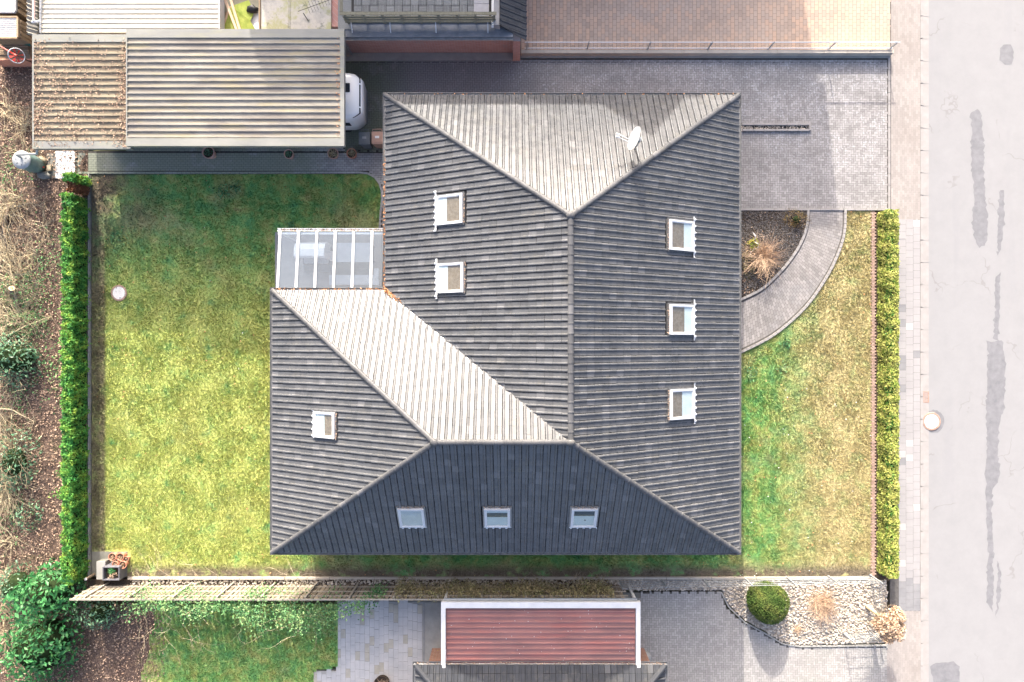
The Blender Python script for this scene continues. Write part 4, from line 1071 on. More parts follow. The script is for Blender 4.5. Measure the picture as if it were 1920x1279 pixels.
# ================================================================== carport and shed
def trap_sheet(x0, x1, ys, z, rib=.042, name='roof_sheet', m=None, parent=None, pitch=.255, zslope=0., y_ref=0., along=True):
    """trapezoid sheet with ribs along x between the y stations ys[0] > ys[1]"""
    y0, y1 = ys; n = max(1, round((y0 - y1) / pitch)); p = (y0 - y1) / n; pr = []
    for i in range(n):
        b = y0 - i * p
        pr += [(b, 0), (b - p * .60, 0), (b - p * .68, rib), (b - p * .90, rib), (b - p * .98, 0)]
    pr.append((y1, 0))
    V = [(x, y, z + h + zslope * (y - y_ref)) for x in (x0, x1) for y, h in pr]; k = len(pr)
    return MB().add(V, [(i, i + 1, k + i + 1, k + i) for i in range(k - 1)]).build(name, m, parent)
def slab_frame(parent, x0, x1, y0, y1, z, wt, wb, wl, wr, m, name='edge_trim', h=.16, up=.05):
    for (a, b, c, d) in ((x0, x1, y1 - wt, y1), (x0, x1, y0, y0 + wb)):
        MB().bx(a, b, c, d, z - h, z + up).build(name, m, parent)
    if wl: MB().bx(x0, x0 + wl, y0 + wb + .002, y1 - wt - .002, z - h, z + up + .003).build(name, m, parent)
    if wr: MB().bx(x1 - wr, x1, y0 + wb + .002, y1 - wt - .002, z - h, z + up + .003).build(name, m, parent)
HC = 3.4; x0, x1 = GX(237.5, HC), GX(646, HC); y1, y0 = GY(56, HC), GY(275, HC)
cp = thing('carport', 'long carport with ribbed weathered sheet roof above the white van', 'carport')
slab_frame(cp, x0, x1, y0, y1, HC, .34, .31, .05, .17, M_FASC)
yy = [y1 - .342 - i * (y1 - .342 - y0 - .312) / 4 for i in range(5)]
for i in range(4): trap_sheet(x0 + .05, x1 - .17, (yy[i], yy[i + 1] + .002), HC + .0, .05, m=M_SHEET, parent=cp)
for x in (x0 + .5, (x0 + x1) / 2, x1 - 1.4):
    for y in (y0 + 1.15, y1 - .3): MB().bx(x - .06, x + .06, y - .06, y + .06, -.02, HC - .17).build('post', M_WOODB, cp)
MB().bx(x0 + .05, x1 - 1.3, y1 - .42, y1 - .36, .0, HC - .2).build('rear_wall', M_WOODB, cp)
HS = 3.0; sx0, sx1 = GX(62, HS), x0 - .03; sy1, sy0 = GY(66, HS), GY(280, HS)
sh = thing('garden_shed', 'leaf strewn garden shed with ribbed roof next to the carport', 'shed')
slab_frame(sh, sx0, sx1, sy0, sy1, HS, .30, .30, .07, .0, M_FASC)
yy = [sy1 - .302 - i * (sy1 - .302 - sy0 - .302) / 4 for i in range(5)]
for i in range(4): trap_sheet(sx0 + .07, sx1, (yy[i], yy[i + 1] + .002), HS, .05, m=M_SHEETL, parent=sh)
MB().bx(sx0 + 1.3, sx1 - .02, sy0 + 1.0, sy1 - .2, -.05, HS - .17).build('wall', M_WOODB, sh)
MB().bx(sx1 - .06, sx1 + .02, sy0, sy1, HS + .056, HS + .11).build('joint_strip', M_FASCG, sh)
n = 4800
LPx = np.concatenate([sx0 + .08 + rng.beta(.7, 2.2, n // 2) * 3.6, sx1 - .05 - np.abs(rng.normal(0, .28, n // 3)), rng.uniform(sx0 + .1, sx1 - .1, n // 4)])
LPy = sy1 - rng.beta(1.6, 1.2, len(LPx)) * (sy1 - sy0 - .1) - .05
k = (LPx > sx0 + .05) & (LPx < sx1); LPx, LPy = LPx[k], LPy[k]
k = rng.random(len(LPx)) < (.25 + .75 * (np.sin(LPx * 5 + 3 * np.sin(LPy * 2.3)) * .5 + .5)); LPx, LPy = LPx[k], LPy[k]
tag(leaves('roof_leaves', np.c_[LPx, LPy, HS + .03 + rng.uniform(0, .05, len(LPx))], np.tile([0, 0, 1.], (len(LPx), 1)), .02, .045, M_LEAF, sh, .6, .5), kind='stuff')
n = 60; tag(leaves('roof_leaves', np.c_[rng.uniform(x1 - .35, x1 - .15, n), rng.uniform(y0 + .3, y1 - .3, n), np.full(n, HC + .06)], np.tile([0, 0, 1.], (n, 1)), .02, .04, M_LEAFO, cp, .6, .5), kind='stuff')
# scrap of coloured tape at the roof joint
# ------------------------------------------------------------------ camper
cmp_ = thing('van', 'white van with rounded end sticking out of the carport', 'van', (GX(680, 1.6) + .02, GY(182.5, 1.7), 0))
V = []; F = []; hw = GY(137, 1.8) - GY(182.5, 1.8)
def plan(s):  # half width at distance s from the nose
    return hw * (1 - .28 * max(0, 1 - s / .6) ** 2.2)
ring_z = [(.4, .93), (.5, 1.0), (1.1, 1.0), (1.5, .99), (1.76, .965), (1.88, .90), (1.93, .76)]
stations = [.0, .05, .12, .22, .36, .55, .9, 2., 3.5, 5.2]
nz = len(ring_z)
def nose_drop(s): return .16 * max(0, 1 - s / .42) ** 2
for s in stations:
    hwid = plan(s)
    pts = [(-s - .1 * max(0, 1.45 - z) * max(0, 1 - s), hwid * f, z - nose_drop(s) * max(0, (z - 1.2) / .73)) for z, f in ring_z]
    V += pts + [(p[0], -p[1], p[2]) for p in pts[::-1]]
m2 = 2 * nz
for i in range(len(stations) - 1):
    for k in range(m2 - 1): F.append((i * m2 + k, i * m2 + k + 1, (i + 1) * m2 + k + 1, (i + 1) * m2 + k))
    F.append((i * m2 + m2 - 1, i * m2, (i + 1) * m2, (i + 1) * m2 + m2 - 1))
F.append(tuple(range(m2))); F.append(tuple(range(len(stations) * m2 - 1, (len(stations) - 1) * m2 - 1, -1)))
MB().add(V, F).build('body', M_CAR, cmp_, True)
MB().bx(-1.0, -.48, .12, .5, 1.90, 1.955).build('roof_hatch', M_WINDOWD, cmp_, bevel=.015)
def nose(y):  # distance of the end outline at lateral position y
    for k in range(70):
        if plan(k * .01) >= abs(y) - .001: return k * .01
    return .6
for (ya, yb) in ((-.93 * hw, -.50 * hw), (-.44 * hw, .46 * hw), (.52 * hw, .93 * hw)):
    V = []; F = []; n = 10
    for i in range(n + 1):
        y = ya + (yb - ya) * i / n; d = nose(y); q = .07 * (abs(y) / hw) ** 5
        V += [(-d - .055, y, 1.93 - nose_drop(d + .055) - q + .014), (-d - .11, y, 1.93 - nose_drop(d + .11) - q + .014)]
    for i in range(n): F.append((2 * i, 2 * i + 2, 2 * i + 3, 2 * i + 1))
    MB().add(V, F).build('end_window', M_WINDOWD, cmp_)
MB().bx(-.3, -.06, -.75, .75, .4, .58).build('bumper', M_DGREY, cmp_, bevel=.03)
for s in (-1, 1):
    MB().box((-.95, s * (hw + .004), 1.3), (.7, .02, .36)).build('side_window', M_WINDOWD, cmp_, bevel=.004)
    for x in (-1.1, -4.2):
        wh = empty('wheel'); wh.parent = cmp_; wh.location = (x, s * (hw - .16), .34); wh.rotation_euler = (R(90), 0, 0)
        MB().lathe([(.2, -.1), (.32, -.1), (.34, -.06), (.34, .06), (.32, .1), (.2, .1)], n=20).build('tyre', M_RUBBER, wh)
        MB().lathe([(.04, -.09), (.2, -.07), (.2, .07), (.04, .09)], n=16).build('rim', M_GALV, wh)
# ------------------------------------------------------------------ wheelie bins
def bin_(px, py, m, label, lid_label=None):
    t = thing('wheelie_bin', label, 'bin', G(px, py, .9) * 1.0); t.location.z = .03
    def lo(z, a, b): return [(-a, -b, z), (a, -b, z), (a, b, z), (-a, b, z)]
    V = lo(.05, .18, .2) + lo(.86, .225, .25) + lo(.92, .24, .27)
    F = [(3, 2, 1, 0)] + [(i * 4 + k, i * 4 + (k + 1) % 4, i * 4 + 4 + (k + 1) % 4, i * 4 + 4 + k) for i in range(2) for k in range(4)] + [(8, 9, 10, 11)]
    MB().add(V, F).build('body', m, t)
    ld = MB().bx(-.245, .245, -.275, .275, .922, .965).build('lid', m, t, bevel=.018)
    MB().bx(-.165, .165, -.2, .16, .966, .985).build('lid_panel', m, ld, bevel=.008)
    MB().bx(-.09, .09, -.03, .07, .986, .992).build('sticker', M_WFRAME if m is M_BROWNP else M_FASCG, ld)
    MB().tube([(-.2, .29, .95), (-.2, .36, .97), (.2, .36, .97), (.2, .29, .95)], .016, 6).build('handle', m, t)
    for s in (-1, 1):
        o = MB().lathe([(.1, -.025), (.1, .025)], n=16).build('wheel', M_RUBBER, t); o.rotation_euler = (0, R(90), 0); o.location = (s * .22, .22, .1)
bin_(684, 261, M_DGREY, 'dark grey wheelie bin with closed lid beside the brown one')
bin_(708, 260, M_BROWNP, 'brown wheelie bin with closed lid next to the house corner')
# ------------------------------------------------------------------ pots
def pot(px, py, r, m, label, plant, h=.38, z0=.026, group=None):
    c = G(px, py, h + z0); t = thing('plant_pot', label, 'plant pot', (c.x, c.y, z0), random.uniform(0, 6), group)
    MB().lathe([(.0, .0), (r * .68, 0), (r * .92, h * .82), (r * 1.0, h * .82), (r * 1.02, h), (r * .88, h), (r * .86, h * .86), (r * .84, h * .8), (0, h * .8)], n=22, cap0=False, cap1=False).build('pot', m, t)
    MB().lathe([(.0, h * .84), (r * .85, h * .82)], n=16, cap0=False, cap1=False).build('soil', M_SOIL, t)
    if plant == 'dry':
        twig_fan(mb := MB(), (0, 0, h * .82), 46, r * 1.35, .75, .009, 6.28, 0, 3, .25, .2, .05, r * .4).build('dry_stems', M_TWIG, t)
        n = 26; a = rng.normal(0, r * .4, (n, 2)); leaves('leaves', np.c_[a, np.full(n, h * .95)], np.tile([0, 0, 1.], (n, 1)), .03, .05, M_DRYCL, t, .4, .8)
    elif plant == 'stub':
        twig_fan(MB(), (0, 0, h * .82), 24, r * .7, .9, .012, 6.28, 0, 2, .3, .3, 0, r * .4).build('dry_stems', M_STRAW, t)
    elif plant == 'green':
        n = 60; a = rng.normal(0, r * .33, (n, 2)); leaves('leaves', np.c_[a, np.full(n, h * .9)], np.tile([0, 0, 1.], (n, 1)), .03, .06, M_RHODO, t, .5, .6)
    return t
pot(390, 286, .27, M_TERRAP, 'pale terracotta pot half hidden under the carport edge', 'green', .42)
pot(541, 289, .21, M_TERRAP, 'dark planted terracotta pot alone in the middle of the carport edge', 'green', .36)
pot(624, 288, .24, M_TERRAP, 'pale rimmed pot with dry stems near the carport corner', 'dry', .36)
pot(659, 288, .22, M_TERRA, 'orange rimmed pot with dry stems beside the carport corner', 'dry', .36)
# ------------------------------------------------------------------ rain barrel corner
br = thing('rain_barrel', 'blue green rain barrel with pale lid at the shed corner', 'barrel', (GX(75), GY(313), .05))
MB().lathe([(.0, 0), (.3, 0), (.37, .35), (.385, .6), (.36, .95), (.35, 1.05), (0, 1.05)], n=28, cap0=False, cap1=False).build('body', M_BARREL, br, True)
MB().lathe([(.39, 1.05), (.40, 1.07), (.39, 1.1), (.2, 1.125), (0, 1.13)], n=28, cap0=False, cap1=False).build('lid', M_GALV, br, True)
for k in range(7):
    a = k * .9 + .3; MB().box((math.cos(a) * .22, math.sin(a) * .22, 1.128), (.07, .018, .014), a).build('lid_rib', M_DGREY, br)
MB().box((.33, -.1, .25), (.12, .05, .05)).build('tap', M_REDP, br)
dp = thing('downpipe', 'pale downpipe leading from the shed roof into the rain barrel', 'pipe', (0, 0, 0))
MB().tube([(sx0 + .06, sy0 + .02, HS - .16), (sx0 - .05, sy0 - .12, HS - .28), (GX(75) + .05, GY(313) + .12, 1.5), (GX(75) + .02, GY(313) + .08, 1.16)], .05, 10).build('pipe', M_GALV, dp)
def boulder(px, py, r, m, label, fl=.6):
    c = G(px, py); t = npmesh('boulder', ICO1[0] * np.array([r[0], r[1], r[2]]) * rng.uniform(.85, 1.1, (42, 1)) , ICO1[1], m, None, True)
    t.location = (c.x, c.y, r[2] * .55); return tag(t, label, 'stone')
boulder(80, 303, (.26, .2, .18), M_SACK, 'buff rounded stone behind the rain barrel')
boulder(85, 330, (.32, .2, .14), M_STONE, 'grey flat stone in front of the rain barrel')
gp = thing('slab_plinth', 'grey concrete slab between rain barrel and white tiles', 'slab', (GX(97), GY(312), 0))
MB().bx(-.19, .19, -.55, .55, -.06, .06).build('slab', M_CONCD, gp, bevel=.01)
MB().bx(-.11, .08, -.25, .0, .061, .18).build('brick_block', M_SACK, gp, bevel=.01)
ws = tag(MB().bx(GX(105), GX(142), GY(336), GY(284), -.1, .042).build('tiled_slab', M_CONC), 'white tiled slab with chipped tiles at the end of the walk', 'slab')
for i in range(2):
    for j, (a, b) in enumerate(((284.3, 297), (297, 316), (316, 335.7))):
        MB().bx(GX(105.3 + i * 18.4) + .006, GX(105.3 + (i + 1) * 18.2) - .004, GY(b) + .006, GY(a) - .004, .043, .058).build('tile', M_WHITE, ws)
ch = [(123.5, 316, .06), (121.5, 317.5, .05), (134, 298, .1), (137, 302, .05), (110, 308, .06), (108, 320, .05), (116, 327, .04), (119, 331, .03), (112, 325, .03)]
for (a, b, r) in ch:
    V = [(math.cos(q) * r * random.uniform(.3, 1) * (1 if k % 2 else .6), math.sin(q) * r * random.uniform(.3, .8), 0) for k, q in enumerate([i * .9 for i in range(7)])]
    o = MB().add(V, [tuple(range(7))]).build('chip', M_SOIL, ws); o.location = (GX(a), GY(b), .0605)
# ------------------------------------------------------------------ red garden windmill
wm = thing('garden_windmill', 'red garden windmill with white ringed rotor left of the shed', 'windmill', (GX(52, .5), GY(112, .5), 0))
hub = G(31, 105, 2.1) - Vector((GX(52, .5), GY(112, .5), 0))
MB().tube([(0, 0, 0), (hub.x + .02, hub.y, hub.z - .05)], [.03, .02], 8).build('pole', M_BLACK, wm)
ax = Vector((.72, -.38, .58)).normalized(); Xr = ax.cross(Vector((0, 0, 1))).normalized(); Yr = Xr.cross(ax)
ring = []
for k in range(25):
    t = 2 * math.pi * k / 24; ring.append(hub + (Xr * math.cos(t) + Yr * math.sin(t)) * .29)
MB().tube(ring, .018, 6).build('rotor_ring', M_WHITE, wm)
for k in range(8):
    t = 2 * math.pi * k / 8; a = hub + (Xr * math.cos(t - .16) + Yr * math.sin(t - .16)) * .26 + ax * .03; b = hub + (Xr * math.cos(t + .2) + Yr * math.sin(t + .2)) * .26 - ax * .03
    c = hub + (Xr * math.cos(t) + Yr * math.sin(t)) * .05
    MB().add([c, a, b], [(0, 1, 2)]).build('rotor_blade', M_REDP, wm)
tl = Vector((-.86, .5, .05)); MB().tube([hub + ax * .05, hub + tl * .25, hub + tl * .9], [.035, .028, .022], 8).build('tail_boom', M_REDP, wm)
MB().add([hub + tl * .85 + Vector((0, 0, -.02)), hub + tl * 1.35 + Vector((0, 0, .16)), hub + tl * 1.35 + Vector((0, 0, -.18))], [(0, 1, 2)]).build('tail_vane', M_REDP, wm)
# ------------------------------------------------------------------ manholes, grate
def manhole(px, py, r, label, z):
    c = G(px, py); t = thing('manhole_cover', label, 'manhole cover', (c.x, c.y, z))
    MB().lathe([(r * .8, -.1), (r, -.1), (r, .012), (r * .965, .02), (r * .80, .02), (r * .79, .0)], n=36, cap0=False, cap1=False).build('iron_ring', M_IRON, t)
    MB().lathe([(r * .785, -.05), (r * .785, .008), (r * .76, .016), (0, .018)], n=36, cap0=False, cap1=False).build('lid', M_LID, t)
    for s in (-1, 1):
        MB().box((-.02 - s * r * .62 * .35, s * r * .62, .0185), (.05, .035, .004), .3).build('lifting_slot', M_BLACK, t)
    return t
manhole(223.5, 550, .36, 'round pale manhole cover sunk in the back lawn', .02)
mh = manhole(1748, 791, .41, 'round pale manhole cover at the edge of the street', -.05)
patch([(1741 + 19 * math.cos(q) + 12, 791 - 22 * math.sin(q)) for q in [i * .42 for i in range(15)]], -.0575, .01)
gr = thing('gully_grate', 'rusty slotted drain grate in the street gutter', 'drain grate', (GX(1737.2), GY(745), -.045))
MB().bx(-.13, .13, -.24, .24, -.04, -.005).build('pit', M_BLACK, gr)
for (a, b, c, d) in ((-.14, -.1, -.25, .25), (.1, .14, -.25, .25), (-.1, .1, -.25, -.21), (-.1, .1, .21, .25)): MB().bx(a, b, c, d, -.03, .008).build('frame_bar', M_IRON, gr)
for i in range(7): MB().bx(-.1, .1, -.19 + i * .058, -.165 + i * .058, -.03, .004).build('bar', M_IRON, gr)

# ================================================================== pots and crate in the lower left corner
def free_pot(px, py, r, h, z0, label, plant):
    return pot(px, py, r, M_TERRA, label, plant, h, z0, None)
cb = thing('plinth_slab', 'mossy slab under the pot collection in the lawn corner', 'slab', (GX(212), GY(1058), 0))
MB().bx(-.95, .65, -.55, .55, -.06, .015).build('slab', M_CONCD, cb, bevel=.01)
kb = thing('concrete_box', 'closed grey concrete box beside the terracotta pots', 'box', (GX(199), GY(1063), .016))
MB().bx(-.17, .2, -.42, .36, 0, .36).build('body', M_CONCD, kb, bevel=.012)
MB().bx(-.18, .21, -.43, .37, .362, .40).build('lid', M_CONC, kb, bevel=.008)
pl = thing('planter_box', 'square grey planter box with earth and a small leafy plant', 'planter', (GX(222), GY(1068), .016))
o_ = .37; ht = .55
for (a, b, c, d) in ((-o_, o_, -o_ * .8, -o_ * .8 + .04), (-o_, o_, o_ * .8 - .04, o_ * .8), (-o_, -o_ + .04, -o_ * .8 + .041, o_ * .8 - .041), (o_ - .04, o_, -o_ * .8 + .041, o_ * .8 - .041)):
    MB().bx(a, b, c, d, 0, ht).build('side_panel', M_GREYP, pl)
MB().bx(-o_ + .041, o_ - .041, -o_ * .8 + .041, o_ * .8 - .041, .0, ht - .2).build('soil', M_SOIL, pl)
a = rng.normal(0, .07, (70, 2)) + np.array([.03, .1]); leaves('leaves', np.c_[a, rng.uniform(ht - .15, ht + .08, 70)], np.tile([0, 0, 1.], (70, 1)), .03, .07, M_LAUREL, pl, .45, .6)
a = rng.normal(0, .08, (50, 2)) + np.array([.0, -.08]); leaves('withered_leaves', np.c_[a, rng.uniform(ht - .18, ht - .05, 50)], np.tile([0, 0, 1.], (50, 1)), .03, .07, M_STRAW, pl, .4, .6)
free_pot(210, 1045, .17, .32, .016, 'upper left terracotta pot of the four by the planter', 'stub')
free_pot(225, 1045, .17, .32, .016, 'upper right terracotta pot of the four by the planter', 'stub')
free_pot(215.5, 1059, .135, .36, .016, 'lower left and smallest terracotta pot of the four by the planter', 'stub')
free_pot(229.5, 1060, .17, .36, .016, 'lower right terracotta pot touching the grey planter', 'stub')
free_pot(236, 1049, .12, .22, .016, 'small weathered pot behind the terracotta group', 'stub')
lg = thing('timber_post', 'short round timber post leaning by the hedge end', 'post', (GX(176), GY(1078), 0))
MB().tube([(.03, .03, .0), (0, 0, .55)], .055, 10).build('post', M_BARK, lg)
MB().lathe([(.06, 0), (.06, .03), (0, .035)], (0, 0, .552), 10, cap1=False).build('cap', M_WHITE, lg)

# ================================================================== board fence along the lower boundary
FH = 1.75; fy = GY(1128, 0) + .32; fy = GY(1125, FH)
fx0, fx1 = GX(130, FH), GX(1180, FH)
fen = thing('board_fence', 'weathered vertical board fence overgrown with climbers along the lower boundary', 'fence', ((fx0 + fx1) / 2, fy, 0))
ox = (fx0 + fx1) / 2
pk = MB().bx(-.075, .075, -.011, .011, .06, FH - .04).build('plank', M_FENCE, fen)
np_ = int((fx1 - fx0) / .2); first = True
for i in range(np_):
    x = fx0 + .1 + i * .2 - ox
    o = pk if i == 0 else dup(pk, fen); o.location = (x, random.uniform(-.003, .003), random.uniform(-.015, .015)); o.rotation_euler = (0, random.gauss(0, .008), 0)
M_PALEW = wood('pale_rail', L(.29, .265, .225), L(.37, .34, .29), (1, 4, 4), .08)
for z in (.35, .9, 1.4): MB().bx(fx0 - ox, fx1 - ox, .013, .05, z - .03, z + .03).build('rail', M_PALEW, fen)
MB().bx(fx0 - ox, fx1 - ox, -.035, .035, FH - .035, FH).build('top_rail', M_PALEW, fen)
ps = MB().bx(-.035, .035, .052, .11, -.1, FH - .04).build('post', M_PALEW, fen)
i = 0; x = fx0 + .6 - ox
while x < fx1 - ox:
    o = ps if i == 0 else dup(ps, fen); o.location = (x, 0, 0); x += 1.86; i += 1
# climbers on the fence
iv = thing('ivy', 'green ivy spilling over the left half of the board fence', 'ivy', (GX(480), fy - .1, 0))
def climber(parent, name, x0, x1, n, m, s0, s1, zc, zs, ys, jit, dens=None, y0=0., grow=None):
    X = rng.uniform(x0, x1, n)
    if dens is not None: X = X[rng.random(n) < dens(X)]
    n = len(X); Z = np.clip(rng.normal(zc, zs, n) + .15 * np.sin(X * 3.1) + .1 * np.sin(X * 7.7), .1, 2.15); Y = rng.normal(y0, ys, n) * (1 + .5 * np.sin(X * 2.3))
    if grow is not None: Y += grow(X) * rng.random(n)
    return leaves(name, np.c_[X, Y, Z], np.tile([0, .3, .8], (n, 1)), s0, s1, m, parent, .6, jit)
ix = lambda px: GX(px, FH) - GX(480)
climber(iv, 'leaves', ix(215), ix(700), 6500, M_IVY, .03, .065, 1.65, .28, .22, .6, lambda X: np.clip(.25 + .75 * np.sin((X - ix(215)) / (ix(700) - ix(215)) * 3.1) + .2 * np.sin(X * 4), 0, 1), -.15, lambda X: -.9 * np.exp(-((X - ix(545)) / 2.4) ** 2))
climber(iv, 'leaves', ix(240), ix(720), 4200, M_IVY, .025, .06, 1.15, .4, .08, .6, lambda X: np.clip(.45 + .5 * np.sin(X * 1.3) + .3 * np.sin(X * 3.7), 0, 1), .13)
mbv = MB(); twig_fan(mbv, (ix(330), -.1, 1.5), 50, 1.6, .05, .008, 6.28, 0, 4, .3, .4, .05, 1.6); twig_fan(mbv, (ix(540), -.2, 1.4), 60, 1.5, .05, .008, 6.28, 0, 4, .3, .4, .05, 1.4); mbv.build('vines', M_TWIG, iv)
dc = thing('dry_climber', 'withered brown climber covering the right half of the board fence', 'climber', (GX(960), fy + .12, 0))
dx = lambda px: GX(px, 1.2) - GX(960)
climber(dc, 'leaves', dx(740), dx(1150), 11000, M_DRYCL, .02, .055, 1.0, .42, .1, .9, lambda X: np.clip(.75 + .35 * np.sin(X * 2.2), 0, 1), .05)
mbv = MB()
for q in (780, 830, 880, 930, 980, 1030, 1080, 1120): twig_fan(mbv, (dx(q), .06, .9), 34, .8, .2, .006, 6.28, 0, 4, .35, .5, .02, .3)
mbv.build('vines', M_TWIG, dc)
# ------------------------------------------------------------------ wire mat fence round the pebble bed
wf = thing('wire_fence', 'low galvanised wire mat fence around the pebble bed', 'fence', (GX(1400), GY(1094), 0))
wo = Vector((GX(1400), GY(1094), 0))
def mat_run(a, b, h, step=.1, posts=True):
    a, b = Vector((a[0], a[1], 0)) - wo, Vector((b[0], b[1], 0)) - wo; d = b - a; n = max(2, round(d.length / step)); nn = Vector((-d.y, d.x, 0)).normalized()
    mb = MB()
    for i in range(n + 1):
        p = a + d * i / n; mb.tube([p + Vector((0, 0, .05)), p + Vector((0, 0, h))], .0035, 4, False)
    for z in [.08 + k * (h - .12) / 4 for k in range(5)]:
        for s in (-.008, .008): mb.tube([a + nn * s + Vector((0, 0, z)), b + nn * s + Vector((0, 0, z))], .005, 4, False)
    mb.build('wire_mat', M_GALV, wf)
    k = max(1, round(d.length / 1.95))
    for i in range(k + 1):
        p = a + d * i / k + nn * .04; MB().box((p.x, p.y, h / 2 + .03), (.05, .05, h + .06), math.atan2(d.y, d.x)).build('post', M_GALV, wf)
WHh = .95
A1, A2, A3 = G(1168, 1105, WHh), G(1652, 1094, WHh), G(1660, 1160, WHh)
mat_run(A1, A2, WHh); mat_run(A2, A3, WHh); mat_run(G(1600, 1206, .9), G(1650, 1204, .9), .9)

# ================================================================== fence and wall above the driveway
lw = thing('boundary_wall', 'long low pale concrete wall above the driveway', 'wall', (GX(1320), GY(108), 0))
bx0, bx1 = GX(977) - GX(1320), GX(1668) - GX(1320)
yb = 0
for i in range(16):
    a = bx0 + (bx1 - bx0) * i / 16; b = bx0 + (bx1 - bx0) * (i + 1) / 16
    MB().bx(a + .003, b - .003, .03, .19, -.1, .36 + random.uniform(-.004, .004)).build('wall_block', M_CONCW, lw, bevel=.01)
MB().bx(bx0, bx1, -.05, .03, -.1, .06).build('footing', M_CONC, lw)
rl = thing('wire_railing', 'galvanised railing with posts on the low boundary wall', 'railing', (GX(1320), GY(108) + .235, 0))
n = 7
for i in range(n):
    x = bx0 + .25 + (bx1 - bx0 - .45) * i / (n - 1); MB().box((x, 0, .5), (.05, .05, 1.0)).build('post', M_GALV, rl)
for z in (.4, .98): MB().tube([(bx0 + .15, 0, z), (bx1 - .1, 0, z)], .022, 6).build('rail', M_ALU, rl)
mb = MB(); k = int((bx1 - bx0) / .12)
for i in range(k):
    x = bx0 + .2 + (bx1 - bx0 - .35) * i / k; mb.tube([(x, 0, .4), (x, 0, .97)], .0035, 4, False)
mb.build('wire_mat', M_GALV, rl)
# ================================================================== hedges
def hedge(name, label, px0, px1, py0, py1, h, n, s, m, m2=None, cat='hedge', bump=.12, inner=.5, base_px=None, fr=2.2):
    xa, xb = px0, px1; ya, yb = py1, py0
    t = thing(name, label, cat, ((xa + xb) / 2, (ya + yb) / 2, 0)); cx, cy = (xa + xb) / 2, (ya + yb) / 2
    W2, L2 = (xb - xa) / 2, (yb - ya) / 2
    aT, aS, aE = 4 * W2 * L2, 4 * L2 * h, 4 * W2 * h; tot = aT + aS + aE
    def surf(k, area_, fn):
        q = max(4, int(k * area_ / tot)); a = rng.uniform(-1, 1, q); b = rng.uniform(0, 1, q); return fn(a, b, q)
    parts_ = [surf(n * 1.5, aT, lambda a, b, q: (np.c_[rng.uniform(-W2, W2, q), a * L2, np.full(q, h)], np.tile([0, 0, 1.], (q, 1)))),
              surf(n * .8, aS, lambda a, b, q: ((lambda sg: (np.c_[sg * W2, a * L2, b * h], np.c_[sg, np.zeros(q), np.full(q, .35)]))(rng.choice([-1., 1.], q)))),
              surf(n * .8, aE, lambda a, b, q: ((lambda sg: (np.c_[rng.uniform(-W2, W2, q), sg * L2, b * h], np.c_[np.zeros(q), sg, np.full(q, .35)]))(rng.choice([-1., 1.], q))))]
    P = np.concatenate([p[0] for p in parts_]); N_ = np.concatenate([p[1] for p in parts_]); N_ = unit(N_)
    off = bump * (np.sin(P[:, 1] * fr * 2 + 2 * np.sin(P[:, 0] * 4)) * .5 + np.sin(P[:, 1] * fr * 5.3 + P[:, 2] * 4) * .3 + rng.normal(0, .35, len(P)))
    P = P + N_ * off[:, None] - N_ * bump * .5
    P[:, 2] = np.maximum(P[:, 2], .02)
    # round the shoulders
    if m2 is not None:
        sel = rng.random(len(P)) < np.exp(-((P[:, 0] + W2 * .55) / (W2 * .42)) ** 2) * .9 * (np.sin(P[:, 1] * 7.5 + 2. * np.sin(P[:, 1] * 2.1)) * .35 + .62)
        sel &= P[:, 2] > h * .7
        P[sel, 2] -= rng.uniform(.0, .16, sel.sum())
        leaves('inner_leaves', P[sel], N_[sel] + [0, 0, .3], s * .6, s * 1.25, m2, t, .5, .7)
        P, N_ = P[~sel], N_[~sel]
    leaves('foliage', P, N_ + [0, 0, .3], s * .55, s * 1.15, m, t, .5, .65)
    V, F = [], []
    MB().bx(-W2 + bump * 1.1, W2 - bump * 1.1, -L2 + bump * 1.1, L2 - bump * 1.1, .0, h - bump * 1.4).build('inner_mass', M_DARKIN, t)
    mbt = MB(); q = int(L2 * 2 / .6)
    for i in range(q): mbt.tube([(random.uniform(-.1, .1), -L2 + .3 + i * .6, 0), (random.uniform(-.1, .1), -L2 + .3 + i * .6, h * .8)], [.03, .015], 5)
    mbt.build('stem', M_BARK, t)
    return t
HH = 1.0
hx0, hx1 = GX(1643) + .03, GX(1686, HH)
hedge('street_hedge', 'clipped yellow green hedge along the street pavement', hx0, hx1, GY(393, HH), GY(1086, HH), HH, 34000, .055, M_HEDGE, M_HEDGEIN, bump=.06)
# thuja row behind the back lawn, one living stretch, a dead gap and the single bush at the end
TH = 1.22
tx0, tx1 = -19.32, -18.86
hedge('thuja_hedge', 'tall green thuja hedge along the back lawn', tx0, tx1, GY(362, TH), GY(1100, TH), TH, 34000, .062, M_THUJA, bump=.12, fr=3.2)
hedge('dead_thuja', 'dead rust brown thuja gap near the end of the hedge', tx0 + .1, tx1 + .0, GY(341.5, TH * .85), GY(358.5, TH * .85), TH * .85, 2200, .06, M_THUJAD, bump=.1, cat='dead shrub')
hedge('thuja_bush', 'single green thuja bush at the far end of the hedge row', tx0, tx1 + .05, GY(325, TH * .95), GY(339.5, TH * .95), TH * .95, 2600, .06, M_THUJA, bump=.12, cat='shrub')
# pale tips hanging out towards the wild side
for (a, b) in ((118, 640), (122, 690), (114, 888), (112, 928), (124, 862)):
    shrub('thuja_seedling', {118: 'small thuja shoot beside the hedge level with the manhole', 122: 'small thuja shoot just above the middle of the hedge', 114: 'leafy thuja shoot low on the wild side of the hedge', 112: 'lowest thuja shoot on the wild side of the hedge', 124: 'third thuja shoot from the bottom on the wild side'}[a], G(a, b, .5), (.2, .2, .4), 160, .06, M_THUJA, core=0)
